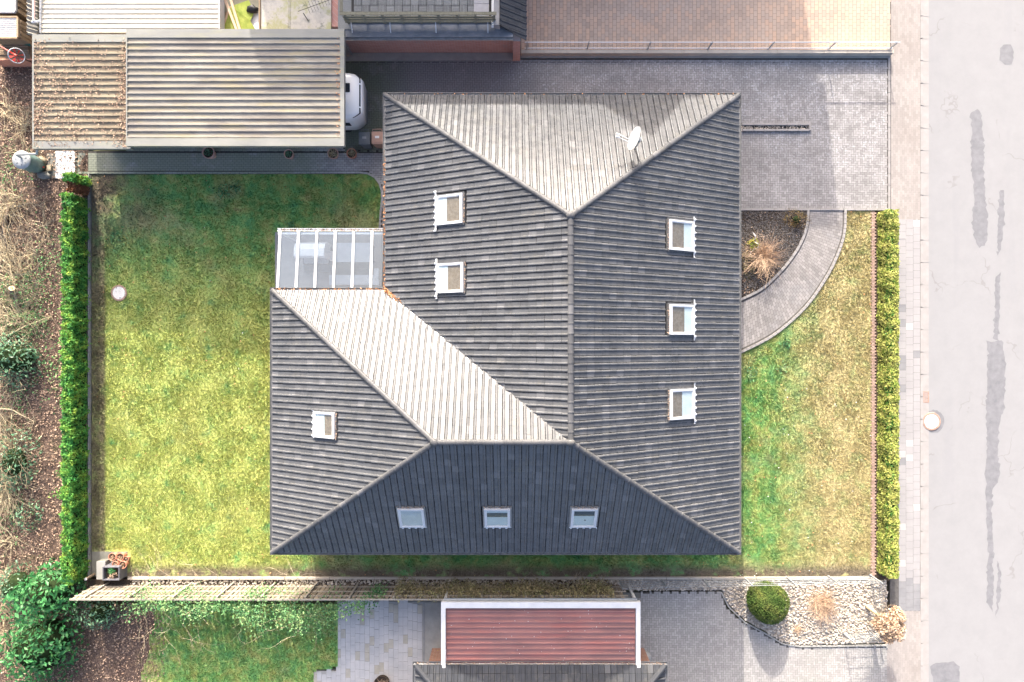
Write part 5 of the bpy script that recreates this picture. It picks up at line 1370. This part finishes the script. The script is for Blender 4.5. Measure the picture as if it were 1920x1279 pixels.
# ================================================================== wild garden plants
shrub('rhododendron', 'round evergreen shrub with glossy leaves at the left edge', G(22, 672, .6), (.9, .85, .75), 1100, .085, M_RHODO, core=.8)
shrub('dark_evergreen', 'loose dark evergreen shrub below the round one at the left edge', G(25, 868, .4), (.85, 1.1, .6), 800, .075, M_RHODO, core=.6, lump=.6)
shrub('low_evergreen', 'small dark evergreen sprawl between twigs at the left edge', G(50, 968, .3), (.5, .5, .4), 300, .07, M_RHODO, core=0)
shrub('ivy_clump', 'low ivy clump among cut logs at the left edge', G(30, 545, .2), (.75, .55, .35), 420, .055, M_IVY, core=0, lump=.5)
shrub('ivy_mound', 'sprawling ivy mound with logs above the round evergreen', G(45, 605, .2), (.9, .5, .32), 480, .055, M_IVY, core=0, lump=.5)
shrub('laurel', 'bright green laurel bush at the end of the board fence', G(88, 1108, 1.2), (1.05, .95, 1.5), 1500, .12, M_LAUREL, core=.75)
shrub('laurel', 'bright green laurel bush in the lower left corner', G(72, 1215, 1.1), (1.25, 1.35, 1.5), 2200, .11, M_LAUREL, core=.78)
shrub('dark_holly', 'dark small leaved shrub left of the laurel bushes', G(20, 1105, .8), (.8, .9, .8), 700, .07, M_RHODO, core=.7, lump=.5)
shrub('shade_shrub', 'dark leafy shrub in the shade behind the board fence', G(185, 1152, .7), (.75, .55, .9), 700, .075, M_RHODO, core=.6)
lv = [((22, 383), (8, 440), .075, 'thick leaning log in the brushwood at the left edge'), ((9, 415), (18, 470), .05, 'thin bark covered log below the thick leaning one'), ((24, 541), (24, 560), .13, 'upright cut log in the ivy at the left edge'),
      ((18, 584), (46, 601), .08, 'slanting log below the upright cut log'), ((18, 612), (44, 606), .09, 'forked pale log above the round evergreen')]
for (a, b, r, lab) in lv:
    p, q = G(*a) + Vector((0, 0, .16)), G(*b) + Vector((0, 0, .12))
    t = thing('log', lab, 'log', ((p.x + q.x) / 2, (p.y + q.y) / 2, 0)); o_ = Vector(t.location)
    if 'upright' in lab: p, q = G(22, 541, .55), G(24, 556, .0)
    MB().tube([p - o_, (p + q) / 2 - o_ + Vector((.02, .01, .01)), q - o_], [r, r * .95, r * .9], 9).build('bark', M_BARK, t, True)
    d = (p - q).normalized(); MB().tube([p - o_, p - o_ + d * .004], [r * .98, r * .97], 9).build('cut_end', M_CUT, t)
for (pts, lab) in ((((0, 362), (12, 368), (28, 366), (46, 372)), 'pale bare branch pointing right at the left edge'), (((0, 480), (14, 490), (26, 500), (30, 520)), 'yellowish bent branch in the brushwood'), (((20, 630), (55, 612), (80, 602), (102, 594)), 'long thin pale branch lying below the hedge foot'), (((0, 765), (28, 768), (50, 778), (70, 790)), 'slender arching branch above the dark evergreen')):
    P_ = [G(a, b) + Vector((0, 0, .18 + random.uniform(0, .1))) for a, b in pts]; o_ = Vector((P_[1].x, P_[1].y, 0))
    t = thing('branch', lab, 'branch', o_); mb = MB().tube([p - o_ for p in P_], [.035, .03, .022, .012], 6)
    for p in P_[1:]: twig_fan(mb, p - o_, 4, .6, .2, .01, 6.28, 0, 3, .3, .4, .02, .02)
    mb.build('wood', M_TWIG, t)
# ================================================================== front garden plants
t = thing('bare_shrub', 'copper coloured bare twiggy shrub in the dark gravel bed', 'shrub', (*G(1428, 482)[:2], 0))
mb = MB(); twig_fan(mb, (0, 0, .02), 230, 1.0, .65, .009, 6.28, 0, 4, .16, .75, .06, .1); mb.build('twigs', M_COPPER, t)
shrub('heather', 'small olive brown heather at the top of the gravel bed', G(1491, 413), (.42, .32, .26), 700, .035, foliage_mat('heather', L(.12, .08, .03), L(.2, .13, .06), L(.17, .16, .05)), core=.5)
shrub('primrose', 'small yellow green primrose clump by the white ornament', G(1412, 458, .2), (.26, .24, .26), 170, .06, foliage_mat('primrose', L(.1, .2, .02), L(.3, .32, .03), L(.6, .48, .03)), core=0)
shrub('creeping_plant', 'low grey green creeping plant at the house side of the gravel bed', G(1403, 500), (.3, .5, .12), 330, .04, foliage_mat('creeper', L(.12, .11, .05), L(.2, .18, .08), L(.24, .24, .12)), core=0)
t = thing('garden_ornament', 'white curled metal ornament stuck in the gravel bed', 'ornament', (*G(1409, 452)[:2], 0))
MB().tube([(0, 0, 0), (0, .02, .5), (-.05, .12, .62), (-.16, .28, .6)], [.02, .02, .03, .012], 8).build('stem', M_WHITE, t)
MB().tube([(.02, -.1, .3), (.14, -.2, .42), (.2, -.34, .3), (.08, -.4, .25), (-.08, -.5, .2), (-.1, -.65, .1)], .018, 6).build('scroll', M_WHITE, t)
# ball of clipped yew
bt = thing('topiary_ball', 'clipped round green conifer ball on the pebbles', 'topiary', (*G(1442, 1132, .75)[:2], 0))
P, N_ = blob_points((0, 0, .62), (.86, .86, .74), 15000, .8, 14, .02, .13)
leaves('foliage', P, N_, .018, .045, M_BALL, bt, .4, .6)
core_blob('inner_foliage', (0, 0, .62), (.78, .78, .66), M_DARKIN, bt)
MB().tube([(0, 0, 0), (0, 0, .5)], .06, 8).build('trunk', M_BARK, bt)
def dry_grass(name, lab, px, py, r, n, h, m):
    t = thing(name, lab, 'grass clump', (*G(px, py)[:2], 0)); mb = MB(); twig_fan(mb, (0, 0, .03), n, h, .8, .007, 6.28, 0, 4, .18, .5, .1, r * .45); mb.build('stems', m, t); return t
dry_grass('dry_grass', 'large dry pinkish grass clump in the pebble bed', 1538, 1132, .75, 300, .75, M_COPPER)
dry_grass('dry_tuft', 'small orange dry tuft in the pebble bed', 1494, 1180, .2, 60, .3, M_COPPER)
st = thing('standard_hydrangea', 'small standard tree with dry straw seedheads at the street corner', 'tree', (*G(1626, 1138)[:2], 0))
sh_ = 1.2
MB().tube([(0, 0, 0), (.03, -.02, .8), (.0, .0, sh_)], [.085, .075, .07], 10).build('trunk', M_CUT, st)
mb = MB(); twig_fan(mb, (0, 0, sh_ - .05), 60, .75, .45, .014, 6.28, 0, 4, .22, .6, 0, .05)
for q in range(9): MB.tube(mb, [(0, 0, sh_ - .05), (math.cos(q * .7) * .35, math.sin(q * .7) * .35, sh_ + .35)], [.03, .012], 5)
mb.build('branch', M_BARK, st)
P = np.concatenate([blob_points((cx, cy, sh_ + cz_), (.28, .28, .22), 420, .2, 3, .3, .3)[0] for cx, cy, cz_ in ((-.1, .05, .35), (.5, .2, .4), (-.15, -.35, .3), (.2, -.5, .38), (.55, -.3, .3), (.15, -.1, .5), (-.3, -.2, .25), (.4, .35, .3), (.1, -.75, .25), (.5, -.6, .35))])
leaves('crown', P, np.tile([0, 0, 1.], (len(P), 1)), .03, .075, M_STRAW, st, .45, 1.)

# ================================================================== lower neighbour
HQ = 2.45
q0, q1 = GX(827, HQ), GX(1201, HQ); qy1, qy0 = GY(1130, HQ), GY(1262, HQ)
rc = thing('red_carport', 'carport with red ribbed roof and white fascia below the fence', 'carport', ((q0 + q1) / 2, (qy0 + qy1) / 2, 0))
ox, oy = (q0 + q1) / 2, (qy0 + qy1) / 2; w2, l2 = (q1 - q0) / 2, (qy1 - qy0) / 2
MB().bx(-w2, w2, l2 - .24, l2, HQ - .2, HQ).build('fascia', M_WHITE, rc)
for s in (-1, 1): MB().bx(s * w2 - (0 if s < 0 else .18), s * w2 + (.18 if s < 0 else 0), -l2, l2 - .242, HQ - .2, HQ - .003).build('fascia', M_WHITE, rc)
for i in range(3):
    a, b = l2 - .245 - i * (2 * l2 - .25) / 3, l2 - .245 - (i + 1) * (2 * l2 - .25) / 3
    trap_sheet(-w2 + .20, w2 - .20, (a, b + .002), HQ - .13, .04, m=M_RED, parent=rc, pitch=.215, zslope=0)
for sx in (-w2 + .1, w2 - .1):
    for sy in (-l2 + .2, l2 - .15): MB().bx(sx - .05, sx + .05, sy - .05, sy + .05, -.01, HQ - .202).build('post', M_WHITE, rc)
gutter_run((-w2 + .1, l2 + .02, HQ - .1), (w2 - .1, l2 + .02, HQ - .1), rc, M_GALV, (0, 1, 0), .05)
sc = rng.uniform([-w2 + .3, -l2], [w2 - .3, l2 - .35], (60, 2))
tag(leaves('screw_heads', np.c_[sc, np.full(60, HQ - .085)], np.tile([0, 0, 1.], (60, 1)), .012, .022, M_WHITE, rc, .9, .2), kind='stuff')
lh = thing('neighbour_house', 'grey tiled neighbour house roof at the bottom edge', 'house')
HN = 2.4; n0, n1 = GX(779, HN), GX(1247, HN); ny = GY(1247, HN)
NF = Face([(n1, ny, HN), (n0, ny, HN), (n0 + 5, ny - 5, HN + 1.6), (n1 - 5, ny - 5, HN + 1.6)])
NL_ = Face([(n0, ny, HN), (n0, ny - 10, HN), (n0 + 5, ny - 5, HN + 1.6)]); NR_ = Face([(n1, ny - 10, HN), (n1, ny, HN), (n1 - 5, ny - 5, HN + 1.6)]); NB_ = Face([(n0, ny - 10, HN), (n1, ny - 10, HN), (n1 - 5, ny - 5, HN + 1.6), (n0 + 5, ny - 5, HN + 1.6)])
rmb = MB()
for f in (NF, NL_, NR_, NB_): rmb.add([p - f.nrm * .01 for p in f.p], [tuple(range(len(f.p)))])
nroof = rmb.build('roof', M_DECK, lh)
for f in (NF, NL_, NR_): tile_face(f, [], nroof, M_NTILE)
for (a, b) in (((n0, ny, HN), (n0 + 5, ny - 5, HN + 1.6)), ((n1, ny, HN), (n1 - 5, ny - 5, HN + 1.6))):
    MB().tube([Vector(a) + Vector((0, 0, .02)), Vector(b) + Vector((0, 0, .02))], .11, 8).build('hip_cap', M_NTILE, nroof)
gutter_run((n0 - .1, ny, HN), (n1 + .1, ny, HN), nroof, M_GUT, (0, 1, 0)); gutter_run((n1, ny - 6, HN), (n1, ny + .1, HN), nroof, M_GUT, (1, 0, 0)); gutter_run((n0, ny - 6, HN), (n0, ny + .1, HN), nroof, M_GUT, (-1, 0, 0))
MB().bx(n0 + .4, n1 - .4, ny - 9.6, ny - .4, -.05, HN - .05).build('wall', M_HBRICK, lh)
n = 300; tag(leaves('gutter_leaves', np.c_[rng.uniform(n0, n1, n), rng.uniform(ny + .0, ny + .1, n), np.full(n, HN - .03)], np.tile([0, 0, 1.], (n, 1)), .02, .04, M_LEAF, nroof, .6, .4), kind='stuff')
t = thing('grey_urn', 'round grey garden urn tucked beside the red carport', 'urn', (*G(1211, 1236, .5)[:2], .02))
MB().lathe([(.0, 0), (.16, 0), (.24, .2), (.26, .38), (.2, .5), (.12, .54), (0, .52)], n=20, cap0=False, cap1=False).build('body', M_CONC, t, True)
t = thing('brown_basket', 'dark round planter with dry stems at the patio bottom edge', 'planter', (*G(718, 1277)[:2], .01))
MB().lathe([(.0, .05), (.3, .05), (.36, .3), (.33, .3), (.3, .22), (0, .22)], n=20, cap0=False, cap1=False).build('basket', M_SOIL, t)
twig_fan(MB(), (0, 0, .25), 40, .35, .8, .01, 6.28, 0, 3, .3, .2, 0, .15).build('dry_stems', M_COPPER, t)
t = thing('yellow_watering_can', 'small yellow can wedged beside the white carport post', 'watering can', (GX(822), GY(1226), .012))
MB().lathe([(.0, 0), (.1, 0), (.11, .2), (.07, .24), (0, .24)], n=14, cap0=False, cap1=False).build('body', plain('yellow_plastic', L(.55, .4, .06), None), t)
MB().tube([(0, .1, .1), (0, .28, .28)], [.025, .015], 8).build('spout', bpy.data.materials['yellow_plastic'], t)
MB().tube([(0, -.1, .05), (0, -.2, .15), (0, -.06, .27)], .012, 6).build('handle', bpy.data.materials['yellow_plastic'], t)

# ================================================================== upper neighbours
# flat roofed building with roof terrace
HT = 2.65
uy = GY(70, HT); ux0, ux1 = GX(634, HT), GX(962, HT)
ub = thing('terrace_building', 'brick building with flat slate roof terrace at the top edge', 'building')
MB().bx(GX(650), GX(968), GY(100), 20.4, -.1, HT - .13).build('wall', M_BRICK, ub)
MB().bx(ux0, ux1, uy, 20.5, HT - .125, HT).build('flat_roof', plain('slate_felt', L(.13, .145, .165), L(.20, .21, .23), 3, .8, .3), ub)
gutter_run((ux0, uy, HT - .02), (ux1, uy, HT - .02), ub, M_GUT, (0, -1, 0), .06)
MB().bx(ux0, ux0 + .55, uy + .3, 20.4, HT + .002, HT + .03).build('edge_strip', M_DECKW, ub)
# terrace decking
dt = []
tw = .33
for k in range(2):
    mb = MB()
    for i in range(5):
        a = -tw / 2 + .012 + i * (tw - .02) / 5
        if k == 0: mb.bx(a, a + (tw - .02) / 5 - .012, -tw / 2 + .008, tw / 2 - .008, 0, .022)
        else: mb.bx(-tw / 2 + .008, tw / 2 - .008, a, a + (tw - .02) / 5 - .012, 0, .022)
    dt.append(mb)
protos = [None, None]
tx0, tx1, ty0 = GX(664, HT), GX(918, HT), GY(42, HT)
MB().bx(tx0 - .1, tx1 + .25, ty0 - .05, 20.3, HT + .031, HT + .05).build('deck_base', M_BLACK, ub)
for j in range(7):
    for i in range(int((tx1 - tx0) / tw)):
        k = (i + j) % 2
        if protos[k] is None: protos[k] = dt[k].build('deck_tile', M_DECKW, ub); o = protos[k]
        else: o = dup(protos[k], ub)
        o.location = (tx0 + tw * (i + .5), ty0 + tw * (j + .5), HT + .051)
# wooden railing, wall brackets
ry = GY(47, HT) ; rz = HT
MB().bx(tx0 - .35, tx1 + .3, ry - .06, ry + .06, HT + .92, HT + .96).build('handrail', M_RAILW, ub)
for z in (.25, .45, .65): MB().bx(tx0 - .3, tx1 + .25, ry - .015, ry + .015, HT + z - .07, HT + z + .07).build('railing_board', M_RAILW, ub)
MB().bx(tx0 - .35, tx0 - .23, ry + .08, 20.3, HT + .90, HT + .94).build('handrail', M_RAILW, ub)
for i in range(9):
    x = tx0 - .2 + (tx1 - tx0 + .4) * i / 8; MB().bx(x - .04, x + .04, ry + .017, ry + .09, HT + .03, HT + .915).build('post', M_RAILW, ub)
for px in (661, 733, 818, 915):
    x = GX(px, HT); MB().tube([(x, ry - .02, HT + .25), (x, ry - .35, HT + .03)], .018, 6).build('bracket', M_ALU, ub)
# panels leaning at the terrace end
MB().bx(GX(889, HT), GX(917, HT), GY(34, HT), GY(11, HT), HT + .08, HT + .13).build('bench_top', plain('pale_grey_board', L(.36, .35, .36), L(.44, .43, .44), 4, .7), ub)
MB().bx(GX(889, HT), GX(917, HT), GY(10, HT), GY(-20, HT), HT + .08, HT + .12).build('bench_top', bpy.data.materials['pale_grey_board'], ub)
# short pitched roof at its right end
TB = Face([(GX(987, 2.2), uy + .05, 2.2), (GX(987, 2.2), 20.4, 2.2), (GX(937, 3.0), 20.4, 3.1), (GX(937, 3.0), uy + .25, 3.1)])
pr = MB().add([p - TB.nrm * .012 for p in TB.p], [(0, 1, 2, 3)]).build('pitched_roof', M_DECK, ub)
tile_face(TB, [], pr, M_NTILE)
MB().bx(GX(926, 3.0), GX(937.5, 3.0), uy + .3, 20.4, 2.66, 3.05).build('parapet', M_FASCG, ub)
gutter_run((GX(926, 3.0), uy + .25, 3.0), (GX(926, 3.0), 20.4, 3.0), ub, M_GUTW, (-1, 0, 0), .045)
MB().bx(GX(962, 2.2), GX(976, 2.2), uy + .12, 20.4, -.1, 2.0).build('side_wall', M_BRICK, ub)
cs = tag(MB().prism(PG([(649, 100.5), (976, 100.5), (976, 114), (649, 116)]), -.15, .06).build('concrete_kerb_strip', M_CONC), kind='structure')
# flat roofed garage with stains
FG = 2.6
fg = thing('flat_garage', 'flat roofed garage with stained pale roof at the top edge', 'garage')
f0, f1, fb = GX(489, FG), GX(621, FG), GY(53, FG) - .1
seams = [f0, f0 + 1.15, GX(545, FG), f1]
for i in range(3): MB().bx(seams[i] + .008, seams[i + 1] - .008, fb, 22, FG - .12, FG + random.uniform(-.005, .01)).build('roof_panel', M_FLAT, fg)
MB().bx(f0 - .07, f0 - .0, fb, 22, FG - .2, FG + .06).build('roof_edge', M_WOODB, fg)
MB().bx(f0 + .1, f1 - .1, fb + .1, 21.8, -.1, FG - .125).build('wall', M_WALLP, fg)
MB().bx(f1 + .01, GX(632, FG), fb + .02, 22, .0, FG - .3).build('dark_gap_cover', M_FASCG, fg)
an = thing('television_antenna', 'thin television antenna lying above the flat garage roof', 'antenna', (GX(578, FG), GY(40, FG), FG))
bz = .55
MB().tube([(0, 0, 0), (0, -.0, bz + .1)], .016, 6).build('mast', M_BLACK, an)
bo = [Vector((-.25, .12, bz)), Vector((1.1, .55, bz + .1))]
MB().tube(bo, .011, 6).build('boom', M_BLACK, an)
for i in range(9):
    p = bo[0].lerp(bo[1], .3 + .7 * i / 8); l = .22 - .012 * i; MB().tube([p + Vector((-.1, .28, .2)) * l * 3, p - Vector((-.1, .28, .2)) * l * 3], .006, 4).build('element', M_BLACK, an)
MB().tube([(GX(588, 3) - GX(578, FG), .95, .35), (GX(632, 3) - GX(578, FG), .75, .4)], .05, 8).build('cross_pipe', M_ALU, an)
# cream roofed shed
HW = 2.5
w0, w1 = GX(77, HW), GX(411, HW); wy = GY(63, HW)
cw = thing('cream_shed', 'shed with pale cream ribbed roof at the top edge', 'shed')
for i in range(5):
    a = wy + 1.02 * (5 - i); trap_sheet(w0, w1, (a, a - 1.018), HW, .03, m=M_CREAM, parent=cw, pitch=.212, zslope=-.06, y_ref=wy)
MB().bx(w0 - .035, w0 + .0, wy, wy + 5.1, HW - .45, HW + .04).build('edge_trim', M_WFRAME, cw)
MB().bx(w1 + .0, w1 + .03, wy, wy + 5.1, HW - .45, HW + .04).build('edge_trim', M_WFRAME, cw)
MB().bx(w0 + .1, w1 - 1.2, wy + .1, wy + 5, -.1, HW - .45).build('wall', M_WALLP, cw)
pipe = thing('copper_pipe', 'pink copper gutter pipe beside the cream roof', 'pipe', (GX(63, 2.8), wy + .35, 0))
MB().tube([(0, .0, 2.8), (0, 4., 2.8)], .05, 10).build('pipe', plain('pink_copper', L(.62, .40, .36), L(.70, .52, .48), 4, .4, .5), pipe)
MB().tube([(-.12, .0, 2.72), (.28, .0, 2.82)], .045, 8).build('outlet', M_ALU, pipe)
# corrugated fibre sheet standing on the left, racks with plastic lids
cf = thing('corrugated_wall', 'wavy grey fibre cement sheets beside the copper pipe', 'sheeting', (GX(54, 2.3), 12.5, 0))
V = []; F = []; n = 64
for i in range(n + 1):
    y = .15 + i * 4. / n; dx_ = .045 * math.sin(y / .17 * 6.283); V += [(dx_ - .08, y, 2.3), (dx_ + .16, y, 2.05), (dx_ + .2, y, .0)]
for i in range(n):
    for k in range(2): F.append((3 * i + k, 3 * i + 3 + k, 3 * i + 4 + k, 3 * i + 1 + k))
MB().add(V, F).build('sheet', M_FIBRE, cf)
def rack(px0, px1, py0, py1, h, label):
    t = thing('wood_rack', label, 'rack', (GX((px0 + px1) / 2, h), GY((py0 + py1) / 2, h), 0)); W2, L2 = (px1 - px0) / 2 * K(h), (py1 - py0) / 2 * K(h)
    trap_sheet(-W2 + .05, W2 - .03, (L2, -L2), h, .012, 'lid_sheet', M_TRANSL, t, .085)
    for (a, b, c, d) in ((-W2, W2, L2, L2 + .07), (-W2, W2, -L2 - .07, -L2), (W2 - .03, W2 + .04, -L2, L2)): MB().bx(a, b, c, d, h - .08, h + .03).build('lid_frame', M_WFRAME if py0 < 0 else M_WOODB, t)
    for i in range(5):
        MB().bx(W2 + .042, W2 + .07, -L2 + .0 + i * L2 * .4, -L2 + .13 + i * L2 * .4, 0, h - .1).build('slat', M_WOODB, t)
    MB().bx(-W2, W2 + .04, -L2, L2, .0, h - .2).build('crate', M_WOODB, t)
rack(-22, 28, -35, 21, 1.6, 'wooden rack with white framed ribbed lid in the top left corner')
rack(-22, 33, 34, 70, 1.55, 'wooden rack with leaf covered ribbed lid below the white framed one')
lt = thing('lean_to', 'low brown slatted lean to behind the red windmill', 'lean-to', (GX(15, .8), GY(92, .8), 0))
for i in range(8): MB().bx(-.75, .85, .3 - i * .075, .3 - i * .075 + .05, .78 - i * .01, .82 - i * .01).build('slat', M_WOODB, lt)
MB().bx(-.75, .9, -.4, .3, -.05, .7).build('body', M_WOODB, lt)
MB().bx(-.8, 1., -.47, -.41, -.05, .74).build('front_beam', M_TERRA, lt)
gf = MB().add([(0, 0, 0), (.62, -.22, 0), (.62, -.05, .06), (.1, .08, .06)], [(0, 1, 2, 3)]).build('felt_flap', M_GREENS, lt); gf.location = (.42, .28, .86)
# junk between cream shed and garage
jy = GY(30, .3)
jk = thing('mossy_board', 'green mossy board lying in the gap behind the carport', 'board', (GX(450, 1.95), GY(36, 1.95), 1.95))
MB().add([(-.75, -.6, 0), (.75, -.62, .0), (.45, -.1, .05), (.62, .25, .05), (.4, .75, .08), (-.35, .5, .06)], [(0, 1, 2, 3, 4, 5)]).build('board', M_MOSSB, jk)
MB().add([(-.75, -.6, -.02), (-.35, .5, .04), (-.45, .52, .04), (-.85, -.6, -.02)], [(0, 1, 2, 3)]).build('edge', M_PLANK, jk)
MB().bx(-.7, .3, -.6, .3, -1.95, -.05).build('pallet', M_WOODB, jk)
for i, (a, b, c, d, lab) in enumerate(((420, -5, 444, 58, 'left pale plank across the mossy board'), (430, -8, 450, 58, 'right pale plank across the mossy board'))):
    p, q = G(a, b, 2.1), G(c, d, 2.1); t = thing('plank', lab, 'plank', ((p.x + q.x) / 2, (p.y + q.y) / 2, 2.08)); dd = q - p
    MB().box((0, 0, 0), (dd.length, .1, .05), math.atan2(dd.y, dd.x)).build('timber', M_PLANK, t)
t = thing('white_sheet', 'white plastic sheet in the gap beside the mossy board', 'sheet', (GX(473, 1.9), GY(40, 1.9), .0))
V = []; F = []; n = 8
for i in range(n):
    for j in range(n): V.append((-.45 + .85 * i / (n - 1) + random.gauss(0, .015), -.6 + .95 * j / (n - 1), .0 + 1.88 + random.uniform(0, .04)))
for i in range(n - 1):
    for j in range(n - 1): F.append((i * n + j, i * n + n + j, i * n + n + j + 1, i * n + j + 1))
MB().add(V, F).build('sheet', M_CLOTH, t); MB().bx(-.4, .3, -.55, .3, 0, 1.86).build('crate', M_WOODB, t)
t = npmesh('rubbish_bag', ICO1[0] * np.array([.28, .18, .16]) * rng.uniform(.75, 1.15, (42, 1)), ICO1[1], M_BLACK, None, True); t.location = (GX(473, 1.95), GY(19, 1.95), 1.98)
tag(t, 'crumpled black rubbish bag above the white sheet', 'bag')
# the upper neighbour's two storey house, just outside the picture, shades the driveway
uh = thing('upper_house', 'tall neighbour house beyond the upper driveway', 'house')
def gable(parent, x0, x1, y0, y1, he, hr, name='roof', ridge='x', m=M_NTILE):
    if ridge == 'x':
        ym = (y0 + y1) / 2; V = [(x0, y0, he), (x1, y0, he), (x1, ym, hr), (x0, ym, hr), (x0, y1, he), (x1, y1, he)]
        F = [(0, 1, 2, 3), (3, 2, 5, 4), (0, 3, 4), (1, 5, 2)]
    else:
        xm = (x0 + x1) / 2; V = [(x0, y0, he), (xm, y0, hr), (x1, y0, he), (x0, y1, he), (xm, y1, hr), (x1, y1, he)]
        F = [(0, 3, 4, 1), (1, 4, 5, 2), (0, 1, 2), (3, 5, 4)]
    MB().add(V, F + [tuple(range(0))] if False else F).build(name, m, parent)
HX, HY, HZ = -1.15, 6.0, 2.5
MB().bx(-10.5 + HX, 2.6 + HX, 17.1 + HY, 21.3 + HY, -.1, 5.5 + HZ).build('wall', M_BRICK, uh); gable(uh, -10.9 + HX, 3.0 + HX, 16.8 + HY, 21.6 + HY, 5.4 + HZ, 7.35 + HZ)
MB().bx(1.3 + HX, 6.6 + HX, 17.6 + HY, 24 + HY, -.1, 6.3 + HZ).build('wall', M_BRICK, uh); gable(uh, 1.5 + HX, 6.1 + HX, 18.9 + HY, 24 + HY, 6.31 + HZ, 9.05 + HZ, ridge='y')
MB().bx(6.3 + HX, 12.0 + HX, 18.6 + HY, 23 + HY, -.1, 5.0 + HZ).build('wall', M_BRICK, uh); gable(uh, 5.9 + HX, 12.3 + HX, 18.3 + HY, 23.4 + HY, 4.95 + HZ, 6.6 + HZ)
for i, x in enumerate((-9, -6.5, -4, -1.5)):
    w_ = MB().bx(x + HX - .6, x + HX + .6, 17.06 + HY, 17.098 + HY, 3.6, 4.8).build('window', M_WHITE, uh); MB().bx(x + HX - .52, x + HX + .52, 17.04 + HY, 17.058 + HY, 3.68, 4.72).build('pane', M_WINDOWD, w_)
